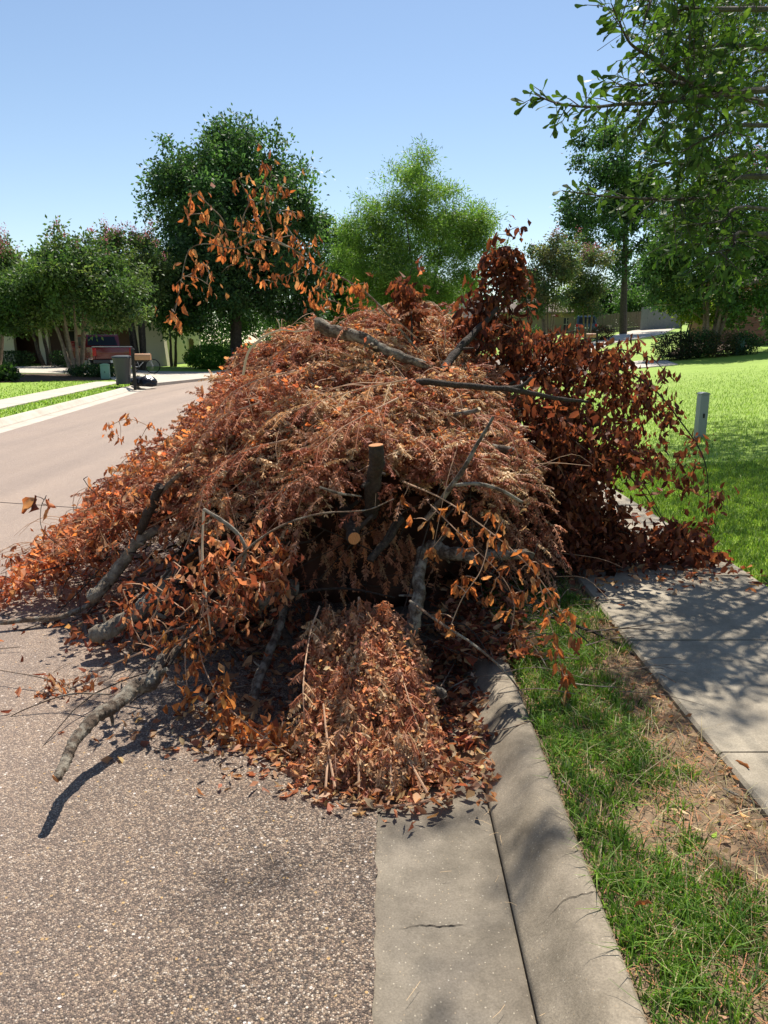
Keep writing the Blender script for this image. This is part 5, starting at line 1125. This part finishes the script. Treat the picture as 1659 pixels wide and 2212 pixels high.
def house_mid():
    y = 66; z0 = B(0, y); root = empty('brick_house', (0, y, z0), 'brick house with dark hipped roof behind pale feathery tree', 'house')
    X = lambda u: (u - CU) / FPX * y * .98
    a, b = X(590), X(1075); wl = MB(); zt = z0 + 3.3
    ops = [(X(690), X(712), z0 + .7, z0 + 2.4), (X(760), X(785), z0 + .7, z0 + 2.4), (X(850), X(880), z0, z0 + 2.5), (X(960), X(990), z0 + .7, z0 + 2.4)]
    wall_openings(wl, a, b, y, .3, z0 - .3, zt, ops); wl.build('wall', 'brick', root)
    MB().box(a, a + .3, y + .3, y + 11, z0 - .3, zt).build('wall', 'brick', root); MB().box(b - .3, b, y + .3, y + 11, z0 - .3, zt).build('wall', 'brick', root)
    for (xa, xb, za, zb) in (ops[0], ops[1], ops[3]): window(root, xa, xb, y, za, zb)
    MB().box(ops[2][0], ops[2][1], y + .15, y + .2, z0, z0 + 2.5).build('door', 'door_wood', root)
    rf = MB(); hip_roof(rf, a, b, y, y + 11, zt, 4.4, .5); rf.build('roof', 'shingle', root)
    MB().box(X(1010), X(1040), y + 4, y + 6, zt + 1, zt + 3.6).build('chimney', 'brick', root)
house_mid()
def house_tan():
    y = 80; X = lambda u: (u - CU) / FPX * y * .975
    a, b = X(1085), X(1238); z0 = B((a + b) / 2, y) - .3; zt = 1.65 + 57 / 1598 * y
    root = empty('tan_house', ((a + b) / 2, y, z0), 'low tan house with brown shingle roof right of brush pile', 'house')
    wl = MB(); o = [(X(1215), X(1228), z0 + .9, zt - .4)]; wall_openings(wl, a, b, y, .3, z0, zt, o); wl.build('wall', 'tan_wall', root)
    MB().box(b - .3, b, y + .3, y + 9, z0, zt).build('wall', 'tan_wall', root)
    window(root, *[o[0][0], o[0][1], y, o[0][2], o[0][3]])
    rf = MB(); hip_roof(rf, a, b, y, y + 9, zt, 2.2, .5); rf.build('roof', 'shingle_brown', root)
house_tan()
def house_right():
    y = 37; X = lambda u: (u - CU) / FPX * y * .99; a, b = X(1632), X(1860); z0 = B(X(1640), y); zt = z0 + 2.9
    root = empty('brick_house', (X(1740), y, z0), 'brick house with white-barred window behind shrub bed at right edge', 'house')
    wl = MB(); o = [(X(1640), X(1672), z0 + .75, z0 + 2.2)]; wall_openings(wl, a, b, y, .3, z0 - .4, zt, o); wl.build('wall', 'brick', root)
    MB().box(a, a + .3, y + .3, y + 9, z0 - .4, zt).build('wall', 'brick', root)
    window(root, o[0][0], o[0][1], y, o[0][2], o[0][3], 3, 3)
    rf = MB(); hip_roof(rf, a, b, y, y + 9, zt, 3, .5); rf.build('roof', 'shingle_brown', root)
house_right()
def fence(name, label, u0, u1, y0, y1, h, n, mat):
    a, b = gp(u0, y0, 0), gp(u1, y1, 0); root = empty(name, a, label, 'fence'); d = (b - a); L = Vector((d.x, d.y, 0)).length; ang = math.atan2(d.y, d.x); root.rotation_euler = (0, 0, ang)
    w_ = L / n; me = None
    for k in range(n):
        o = MB().box(.008, w_ - .008, -.012, .012, 0, h).build('plank', mat, root, world=False) if me is None else link('plank', me, root)
        me = o.data; p = a.lerp(b, (k + .5) / n); o.location = (k * w_, 0, B(p.x, p.y) - a.z + rnd.uniform(-.03, .04)); o.rotation_euler = (0, rnd.uniform(-.008, .008), 0)
    for zz in (.3, h - .3):
        MB().box(0, L, .013, .05, zz, zz + .09).build('rail', mat, root, world=False).rotation_euler = (0, -math.atan2(B(b.x, b.y) - B(a.x, a.y), L), 0)
fence('wooden_fence', 'weathered wooden fence beside stucco house under trees', 347, 418, 56, 55, 1.8, 18, 'fence_wood')
fence('wooden_fence', 'long brown wooden fence behind foot of tall trunk', 1225, 1388, 72, 70, 1.75, 50, 'fence_wood')
fence('panel_fence', 'grey panelled gate fence at top of curved driveway', 1381, 1468, 69, 66, 2.1, 6, 'fence_grey')

# ------------------------------------------------------------------ vehicles
def wheel(root, x, y, r, wd, z=None):
    z = r if z is None else z
    t = MB().tube([Vector((x - wd / 2, y, z)), Vector((x - wd / 2 + .03, y, z)), Vector((x + wd / 2 - .03, y, z)), Vector((x + wd / 2, y, z))], [r * .93, r, r, r * .93], 20).build('wheel', 'rubber', root, smooth=True, world=False)
    for s in (-1, 1):
        rim = MB().tube([Vector((x + s * (wd / 2 - .01), y, z)), Vector((x + s * (wd / 2 + .012), y, z))], [r * .62, r * .58], 16).build('rim', 'chrome', t, world=False)
def truck():
    b = gp(242, 37.5, .12); root = empty('pickup_truck', b, 'dark red pickup truck parked tail first on left driveway', 'pickup truck'); root.rotation_euler = (0, 0, rad(33))
    W = .98
    def part(mb, n, m, bev=.02, par=None): return mb.build(n, m, par or root, bev=bev, world=False, smooth=True)
    part(MB().prism([(0.02, .62), (2.0, .62), (2.0, 1.22), (.02, 1.22)], 'x', -W, -W + .12).prism([(0.02, .62), (2.0, .62), (2.0, 1.22), (.02, 1.22)], 'x', W - .12, W).box(-W + .12, W - .12, .1, 2.0, .62, .75), 'bed', 'truck_red')
    part(MB().box(-W + .125, W - .125, 0, .08, .66, 1.20), 'tailgate', 'truck_red', .015)
    part(MB().box(-.55, .55, -.012, -.002, .80, 1.05), 'tailgate_panel', 'truck_red', .004)
    part(MB().box(-W + .02, W - .02, -.01, .10, 1.225, 1.265), 'bed_rail', 'grey_pipe', .012)
    part(MB().box(-W, W, 2.02, 5.5, .55, 1.18), 'cab_body', 'truck_red', .06)
    part(MB().prism([(2.03, 1.18), (4.3, 1.18), (3.8, 1.84), (2.3, 1.84)], 'x', -W + .10, W - .10), 'cab', 'truck_red', .06)
    part(MB().add([(-.74, 2.06, 1.30), (.74, 2.06, 1.30), (.66, 2.24, 1.74), (-.66, 2.24, 1.74), (-.74, 2.16, 1.30), (.74, 2.16, 1.30), (.66, 2.34, 1.74), (-.66, 2.34, 1.74)], [(0, 1, 2, 3), (7, 6, 5, 4), (0, 4, 5, 1), (1, 5, 6, 2), (2, 6, 7, 3), (3, 7, 4, 0)]), 'rear_window', 'dark_glass', .0)
    for s in (-1, 1):
        part(MB().box(s * (W - .1) - .09, s * (W - .1) + .09, -.015, .05, .80, 1.19), 'tail_light', 'tail_light', .02)
        part(MB().box(s * (W + .14) - .12, s * (W + .14) + .12, 3.65, 3.75, 1.22, 1.50), 'mirror', 'truck_red', .03)
        part(MB().add([(s * (W - .095), 2.5, 1.25), (s * (W - .095), 3.9, 1.25), (s * (W - .095), 3.65, 1.74), (s * (W - .095), 2.5, 1.74)], [(0, 1, 2, 3)]), 'side_window', 'dark_glass', 0)
        for yy in (.95, 4.6): wheel(root, s * (W - .14), yy, .41, .27)
    part(MB().box(-W + .02, W - .02, -.14, .0, .45, .62), 'bumper', 'cart_plastic', .03)
    part(MB().box(-.18, .18, -.155, -.142, .47, .59), 'licence_plate', 'white_paint', .0)
    part(MB().box(-.5, .5, .0, .1, .30, .44), 'undercarriage', 'rubber', .02)
truck()
def suv():
    b = gp(1265, 66, .12); root = empty('sport_utility_car', b, 'dark blue sport utility car parked before tan house', 'car'); root.rotation_euler = (0, 0, rad(-14))
    W = .92
    def part(mb, n, m, bev=.02): return mb.build(n, m, root, bev=bev, world=False, smooth=True)
    part(MB().box(-W, W, 0, 4.6, .42, 1.05), 'body', 'suv_blue', .08)
    part(MB().prism([(.05, 1.05), (3.5, 1.05), (2.8, 1.72), (.25, 1.72)], 'x', -W + .08, W - .08), 'cabin', 'suv_blue', .08)
    part(MB().add([(-.7, .06, 1.1), (.7, .06, 1.1), (.62, .19, 1.6), (-.62, .19, 1.6)], [(0, 1, 2, 3)]), 'rear_window', 'dark_glass', 0)
    for s in (-1, 1):
        part(MB().add([(s * (W - .075), .5, 1.12), (s * (W - .075), 3.2, 1.12), (s * (W - .075), 2.7, 1.6), (s * (W - .075), .6, 1.6)], [(0, 1, 2, 3)]), 'side_window', 'dark_glass', 0)
        part(MB().box(s * (W - .12) - .08, s * (W - .12) + .08, -.02, .05, .8, 1.04), 'tail_light', 'tail_light', .02)
        part(MB().box(s * .7 - .02, s * .7 + .02, .5, 2.6, 1.76, 1.79), 'roof_rail', 'chrome', .005)
        for yy in (.85, 3.7): wheel(root, s * (W - .12), yy, .36, .24)
    part(MB().box(-W + .03, W - .03, -.08, .02, .4, .6), 'bumper', 'cart_plastic', .03)
    part(MB().box(-.18, .18, -.095, -.082, .65, .77), 'licence_plate', 'white_paint', 0)
suv()
# ------------------------------------------------------------------ kerbside things
def cart(loc, label, rz=0, s=1.0, open_lid=False, mat='cart_plastic'):
    root = empty('wheeled_bin', loc, label, 'bin', 'wheeled bins put out along the street'); root.rotation_euler = (0, 0, rz); root.scale = (s, s, s)
    v = []
    for z, hx, hy in ((.08, .20, .24), (.55, .25, .30), (.93, .29, .36), (.97, .31, .38)):
        for a in range(16):
            an = 2 * math.pi * (a + .5) / 16; cx, cy = math.cos(an), math.sin(an); p = .45
            v.append((math.copysign(abs(cx) ** p, cx) * hx, math.copysign(abs(cy) ** p, cy) * hy, z))
    f = [tuple(range(16))[::-1]] + [(i * 16 + k, i * 16 + (k + 1) % 16, (i + 1) * 16 + (k + 1) % 16, (i + 1) * 16 + k) for i in range(3) for k in range(16)] + [tuple(48 + k for k in range(16))]
    MB().add(v, f).build('body', mat, root, smooth=True, world=False)
    lv = [(x * 1.04, y * 1.03, z) for x, y, z in v[48:64]]; lv = [(x, y, .975) for x, y, z in lv] + [(x * .96, y * .96, 1.02) for x, y, z in lv] + [(x * .55, y * .6, 1.055) for x, y, z in lv]
    lf = [tuple(range(16))[::-1]] + [(i * 16 + k, i * 16 + (k + 1) % 16, (i + 1) * 16 + (k + 1) % 16, (i + 1) * 16 + k) for i in range(2) for k in range(16)] + [tuple(32 + k for k in range(16))]
    lid = MB().add(lv, lf).build('lid', mat, root, smooth=True, world=False)
    if open_lid: lid.location = (0, .38 + .98 * math.sin(1.2) * .0, 0); lid.rotation_euler = (rad(-75), 0, 0); lid.location = (0, -.55, .95)
    for sgn in (-1, 1): wheel(root, sgn * .27, .30, .125, .06)
    MB().tube([Vector((-.22, .42, .92)), Vector((.22, .42, .92))], [.016, .016], 8).build('handle', mat, root, world=False)
def mailbox(loc, label, rz=0, h=1.22, side=1, size=1.0):
    root = empty('mailbox', loc, label, 'mailbox', 'copper mailboxes on black posts'); root.rotation_euler = (0, 0, rz)
    MB().box(-.05, .05, -.05, .05, -.1, h).build('post', 'post_black', root, bev=.008, world=False)
    MB().add([(-.07, -.07, h), (.07, -.07, h), (.07, .07, h), (-.07, .07, h), (0, 0, h + .09)], [(0, 1, 4), (1, 2, 4), (2, 3, 4), (3, 0, 4), (3, 2, 1, 0)]).build('finial', 'post_black', root, world=False)
    MB().box(.055, .5, -.03, .03, h - .42, h - .36).build('arm', 'post_black', root, world=False)
    pts = [(-.10, 0), (.10, 0), (.10, .13)] + [(.10 * math.cos(a), .13 + .09 * math.sin(a)) for a in np.linspace(.3, math.pi - .3, 7)] + [(-.10, .13)]
    b = MB().prism([(x, z + h - .355) for x, z in pts], 'x', .075, .075 + .52).build('box', 'mailbox_copper', root, world=False, bev=.004, smooth=True)
    MB().prism([(x * .96, z * .96 + h - .350) for x, z in pts], 'x', .597, .607).build('door', 'mailbox_copper', root, world=False)
    MB().box(.30, .32, .11, .125, h - .3, h - .12).build('flag', 'tail_light', root, world=False)
def lump(name, loc, r, label, cat, mat, sq=.7, group=None, seed=0):
    root = empty(name, loc, label, cat, group); bm = bmesh.new(); bmesh.ops.create_icosphere(bm, subdivisions=4, radius=1)
    for v in bm.verts:
        p = v.co.copy(); k = 1 + .20 * noise.noise(p * 1.6 + Vector((seed, 0, 0))) + .07 * noise.noise(p * 5 + Vector((0, seed, 0))) + .03 * noise.noise(p * 13)
        neck = max(0, p.z - .75); k *= 1 + neck * .5
        v.co = Vector((p.x * r * k, p.y * r * .9 * k, max(-.55, p.z * k) * r * sq + r * sq * .55))
        if neck > 0: v.co.x *= 1 - neck * 1.6; v.co.y *= 1 - neck * 1.6
    me = bpy.data.meshes.new('bag'); bm.to_mesh(me); bm.free(); me.polygons.foreach_set('use_smooth', [True] * len(me.polygons)); me.materials.append(M[mat]); link('bag', me, root)
    bt = MB()
    for a in np.linspace(0, 6.28, 7)[:-1]: bt.add([(0, 0, r * sq * 1.45), (math.cos(a) * .07, math.sin(a) * .07, r * sq * 1.45 + .08), (math.cos(a + .6) * .07, math.sin(a + .6) * .07, r * sq * 1.45 + .09)], [(0, 1, 2)])
    bt.build('knot', 'bag_tie' if mat == 'bag_plastic' else mat, root, world=False)
cart(G(268, 834, .13), 'dark grey wheeled bin on left sidewalk beside mailbox', rad(8), 1.0)
mailbox(G(292, 836, .1), 'copper mailbox on black post beside wheeled bin at left kerb', rad(3), 1.28)
for k, (u, v, r) in enumerate([(300, 833, .33), (318, 834, .36)]):
    lump('rubbish_bag', G(u, v, .1), r, ['black rubbish bag lying behind mailbox post', 'black rubbish bag nearest the road beside mailbox'][k], 'bag', 'bag_plastic', .62, 'black rubbish bags by the mailbox', k * 3.1)
mailbox(gp(500, 41), 'copper mailbox on dark post under big dark tree', rad(2), 1.15)
cart(gp(566, 44.5), 'open-lidded wheeled bin overfilled with bags behind brush pile', rad(-10), 1.0, True)
cart(gp(582, 44), 'closed wheeled bin beside overfilled bin behind brush pile', rad(6), 1.0)
lump('rubbish_bag', gp(575, 43.2, .98), .22, 'pale bag stuffed on top of overfilled wheeled bin', 'bag', 'pale_plastic', .8, None, 5)
lump('rubbish_bag', gp(594, 42.8), .34, 'blue bag on ground beside closed wheeled bin', 'bag', 'bag_blue', .8, None, 8)
mailbox(Vector((8.0, 47.9, B(8.0, 47.9) + .09)), 'copper mailbox before small palm, leftmost of three at right', rad(200), 1.15)
mailbox(Vector((10.0, 47.4, B(10.0, 47.4) + .09)), 'copper mailbox seen end-on, middle of three at right', rad(250), 1.15)
mailbox(Vector((12.0, 42.8, B(12.0, 42.8) + .09)), 'copper mailbox at foot of curved driveway, right of brush pile', rad(176), 1.15)
def pedestal(loc, w_, d_, h, label, mat, rz=0, cap=.04):
    root = empty('utility_box', loc, label, 'utility box'); root.rotation_euler = (0, 0, rz)
    MB().box(-w_ / 2, w_ / 2, -d_ / 2, d_ / 2, -.1, h - cap).build('housing', mat, root, bev=.012, world=False, smooth=True)
    MB().prism([(-w_ / 2 - .006, h - cap + .002), (w_ / 2 + .006, h - cap + .002), (w_ / 2 + .006, h), (w_ / 4, h + cap * .9), (-w_ / 4, h + cap * .9), (-w_ / 2 - .006, h)], 'y', -d_ / 2 - .006, d_ / 2 + .006).build('cover', mat, root, bev=.004, world=False, smooth=True)
    MB().box(-.012, .012, -d_ / 2 - .012, -d_ / 2 - .002, h * .45, h * .55).build('latch', 'rubber', root, world=False)
pedestal(G(1511, 945, .09), .14, .12, .66, 'grey plastic utility pedestal standing on right lawn', 'box_grey', rad(8), .02)
pedestal(gp(222, 31.5), .34, .34, .62, 'pale green utility box in flower bed left of wheeled bin', 'box_green', rad(12))
pedestal(Vector((14.6, 31.2, B(14.6, 31.2) + .05)), .35, .3, .7, 'small grey green utility box at right end of shrub bed', 'box_green', rad(5))
def bicycle():
    b = gp(303, 36.4, .12); root = empty('bicycle', b, 'bicycle leaning behind mailbox beside red pickup', 'bicycle'); root.rotation_euler = (0, 0, rad(20))
    for x in (-.5, .5):
        ring = [Vector((x + .33 * math.cos(a), 0, .34 + .33 * math.sin(a))) for a in np.linspace(0, 2 * math.pi, 25)]
        w_ = MB().tube(ring, [.022] * 25, 6).build('wheel', 'rubber', root, world=False); sp_ = MB()
        for a in np.linspace(0, math.pi, 7)[:-1]: sp_.tube([Vector((x - .32 * math.cos(a), 0, .34 - .32 * math.sin(a))), Vector((x + .32 * math.cos(a), 0, .34 + .32 * math.sin(a)))], [.003, .003], 4)
        sp_.build('spokes', 'chrome', w_, world=False)
    fr = MB(); A = Vector((-.5, 0, .34)); Bq = Vector((-.15, 0, .32)); S = Vector((-.25, 0, .80)); H = Vector((.36, 0, .85)); Fq = Vector((.5, 0, .34))
    for p, q in ((A, Bq), (A, S), (Bq, S), (Bq, H), (S, H), (H, Fq)): fr.tube([p, q], [.016, .016], 6)
    fr.build('frame', 'grey_pipe', root, world=False)
    MB().tube([Vector((.36, -.25, .98)), Vector((.36, 0, .96)), Vector((.36, .25, .98))], [.013] * 3, 6).build('handlebar', 'grey_pipe', root, world=False)
    MB().prism([(-.38, .86), (-.12, .88), (-.12, .91), (-.38, .92)], 'y', -.06, .06).build('saddle', 'rubber', root, world=False, bev=.01)
bicycle()

# ------------------------------------------------------------------ grass and litter
def blades(name, pts, h, wd, cols, label, lean=.5):
    n = len(pts); a = rng.uniform(0, 2 * math.pi, n); side = np.stack([np.cos(a), np.sin(a), np.zeros(n)], 1)
    b = rng.uniform(0, 2 * math.pi, n); ld = np.stack([np.cos(b), np.sin(b), np.zeros(n)], 1) * (np.abs(rng.normal(0, lean, n)))[:, None]
    hh = (h * rng.uniform(.45, 1.25, n))[:, None]; wv = wd * rng.uniform(.7, 1.3, n)[:, None]; Z = np.array([0, 0, 1.0])
    m = pts + (ld * .35 + Z * .62) * hh; t = pts + (ld + Z * .85) * hh
    V = np.stack([pts - side * wv / 2, pts + side * wv / 2, m - side * wv * .42, m + side * wv * .42, t - side * wv * .07, t + side * wv * .07], 1).reshape(-1, 3)
    i = np.arange(n)[:, None] * 6; F = np.concatenate([i + np.array([[0, 1, 3, 2]]), i + np.array([[2, 3, 5, 4]])], 0)
    c = np.repeat(jit_cols(cols, n, .22), 6, 0)
    return tag(link(name, np_mesh(name, V, F, 'grass_blade', c)), label, 'grass', kind='stuff')
TURF = [(.22, .32, .05), (.27, .38, .06), (.33, .42, .09), (.14, .22, .035)]
VG = [(.10, .19, .026), (.14, .25, .034), (.19, .30, .055), (.075, .145, .02)]
STRAWC = [(.42, .34, .17), (.36, .26, .13), (.5, .42, .24)]
def dens(x, y):
    d = .62 + .9 * noise.noise(Vector((x * 3.1, y * 2.1, 2))) + .35 * noise.noise(Vector((x * 8, y * 8, 5)))
    d -= max(0, (x - 1.0)) * 4.0 * (1 if y < 3.9 else .4)
    d += .3 * (1 if x < .80 else 0)
    d += .45 if 3.4 < y < 4.3 else 0
    return d
def verge_grass():
    pts = []
    # grass grows in tufts
    while len(pts) < 36000:
        x, y = rnd.uniform(.62, 1.26), rnd.uniform(1.15, 6.5); d = dens(x, y)
        if rnd.random() > d: continue
        for _ in range(rnd.randint(6, 16)):
            q = (x + rnd.gauss(0, .016), y + rnd.gauss(0, .016))
            if .615 < q[0] < 1.265: pts.append((q[0], q[1], B(*q) + .095))
    blades('verge_grass', np.array(pts), .062, .0042, VG, 'patchy grass on soil strip between kerb and sidewalk', .75)
    pts = []
    while len(pts) < 5000:
        x, y = rnd.uniform(.62, 1.26), rnd.uniform(1.15, 6.0); pts.append((x, y, B(x, y) + .10))
    blades('dead_grass', np.array(pts), .05, .003, STRAWC, 'dead straw grass lying on soil strip by sidewalk', 1.8)
verge_grass()
def lawn_grass():
    pts = []
    for (x0, x1, y0, y1, n) in ((2.46, 6.2, 4.2, 9, 80000), (2.47, 14, 9, 25, 150000)):
        xs = rng.uniform(x0, x1, n); ys = rng.uniform(y0, y1, n); k = (xs < ys * .56 + .6)
        for x, y in zip(xs[k], ys[k]):
            if rnd.random() < np.interp(y, [4, 9, 25], [1, .9, .0]): pts.append((x, y, B(x, y) + .088))
    blades('lawn_grass', np.array(pts), .05, .0075, TURF, 'mown green grass of right lawn near the pedestal', .55)
    pts = []
    for s in np.arange(18, 44, .006):
        p, n = at_s(L0, SL, s); o = rnd.uniform(.70, 1.5); q = p - n * o; pts.append((q.x, q.y, B(q.x, q.y) + .088))
        o = 2.6 + abs(rnd.gauss(0, 1.5)); q = p - n * o; pts.append((q.x, q.y, B(q.x, q.y) + .088))
    blades('left_verge_grass', np.array(pts), .06, .02, TURF, 'mown green grass along left kerb and sidewalk', .55)
lawn_grass()
def cracks():
    # (u,v) polylines on gutter and kerb
    def crack(pts, dz, wd, name, label):
        root = None; l = []
        for u, v in pts: l.append(G(u, v, dz))
        l = smooth_line(l, 6); l = [p + Vector((0, noise.noise(p * 60) * .006, 0)) for p in l]
        V = []; F = []
        for i, p in enumerate(l):
            x = p.x; z = np.interp(x, [-.03, .17, .37, .385, .394, .42, .46, .495, .525, .555, .6, .61], [-.004, -.012, -.006, -.004, .008, .024, .06, .095, .116, .125, .127, .118]) + .003
            w_ = wd * (.35 + .8 * abs(noise.noise(p * 45))) * math.sin(math.pi * (i + .3) / (len(l))) ; V += [(x, p.y - w_, z), (x, p.y + w_, z)]
        for i in range(len(l) - 1): F.append((2 * i, 2 * i + 2, 2 * i + 3, 2 * i + 1))
        o = link(name, np_mesh(name, V, F, 'crack_dirt')); tag(o, label, 'crack')
    crack([(848, 2008), (905, 2006), (950, 2003), (985, 1996), (1008, 1995)], 0, .0035, 'pavement_crack', 'short dark crack across gutter concrete')
    crack([(1170, 1990), (1215, 1984), (1255, 1978), (1320, 1972)], .06, .0022, 'pavement_crack', 'thin dark crack across kerb top')
cracks()
def litter():
    # needles and bits on the soil and in the gutter joint
    def strips(name, label, n, area, mat, L, wd, z):
        V = []; F = []
        for k in range(n):
            x, y, a = area(); ln = L * rnd.uniform(.4, 1.2); d = Vector((math.cos(a), math.sin(a), 0)) * ln; s_ = Vector((-math.sin(a), math.cos(a), 0)) * wd; p = Vector((x, y, B(x, y) + z + rnd.uniform(0, .008)))
            b = len(V); m = p + d * .5 + s_ * rnd.uniform(-6, 6) + Vector((0, 0, rnd.uniform(0, .004))); e = p + d
            for q in (p, m, e): V += [tuple(q - s_), tuple(q + s_)]
            F += [(b, b + 1, b + 3, b + 2), (b + 2, b + 3, b + 5, b + 4)]
        tag(link(name, np_mesh(name, V, F, mat)), label, 'litter', kind='stuff')
    strips('pine_needles', 'brown pine needles strewn over soil strip', 1500, lambda: (rnd.uniform(.64, 1.26), rnd.uniform(1.2, 4.8), rnd.uniform(0, 6.3)), 'needle', .09, .0011, .112)
    strips('pine_needles_gutter', 'few pine needles lying on gutter and road', 18, lambda: (rnd.choice([rnd.uniform(-1.2, .4), rnd.gauss(.39, .02)]), rnd.uniform(1.3, 2.6), rnd.gauss(1.6, .8)), 'straw', .06, .0005, .010)
    def clumps(n, area, cols, name, label, z, ln=(.03, .07)):
        pts = []; 
        for k in range(n): x, y = area(); pts.append((x, y, B(x, y) + z + rnd.uniform(0, .02)))
        D = rng.normal(size=(n, 3)) * np.array([1, 1, .25]); L = rng.uniform(*ln, n)
        V, F, Cc = leaves_np(np.array(pts), D, L, L * .45, jit_cols(cols, n, .2), .3); tag(link(name, np_mesh(name, V, F, 'dry_leaf', Cc)), label, 'leaf litter', kind='stuff')
    clumps(420, lambda: (min(1.25, max(.7, rnd.gauss(1.12, .12))), rnd.uniform(1.3, 5.0)), TAN + [(.24, .12, .06)], 'verge_leaf_litter', 'small dead leaves and chips on soil strip beside sidewalk', .11, (.012, .05))
    for (u, v, dz, kind, ln, label) in ((1408, 1968, .15, 'orange', .05, 'single russet leaf caught in verge grass near the camera'), (1385, 1260, .14, 'tan', .11, 'pale curled leaf on sidewalk beside brush pile'), (1500, 1248, .14, 'tan', .12, 'pale flat leaf at right on sidewalk slab'), (1580, 1660, .11, 'orange', .07, 'brown leaf at sidewalk edge low on the right'), (1560, 1672, .11, 'tan', .06, 'tan leaf at sidewalk edge left of the brown one'), (1228, 1720, .11, 'tan', .05, 'pale upright leaf by kerb back edge')):
        p = G(u, v, dz); root = tag(bpy.data.objects.new('fallen_leaf', rnd.choice(LS[kind])), label, 'leaf', 'single fallen leaves'); C.objects.link(root); root.matrix_world = hang_matrix(p + Vector((0, 0, .012)), ln, .2, (rnd.uniform(-1, 1), rnd.uniform(-1, 1), .1))
    o = MB().tube(smooth_line([G(298, 1762, .012), G(320, 1748, .016), G(345, 1738, .012)], 4), lerp_list([.006, .007, .005], 9), 6, wob=.1).build('stick', 'bark_brown', smooth=True); tag(o, 'short bare stick lying on road before the pile', 'stick')
    bm = bmesh.new(); bmesh.ops.create_icosphere(bm, subdivisions=2, radius=.028)
    for v in bm.verts: v.co *= 1 + .5 * noise.noise(v.co * 60); v.co.z = v.co.z * .6 + .02
    me = bpy.data.meshes.new('scrap'); bm.to_mesh(me); bm.free(); me.materials.append(M['scrap']); o = link('crumpled_scrap', me); o.location = G(652, 1622, .02); tag(o, 'small crumpled pale yellow scrap among leaves at pile foot', 'scrap')
litter()
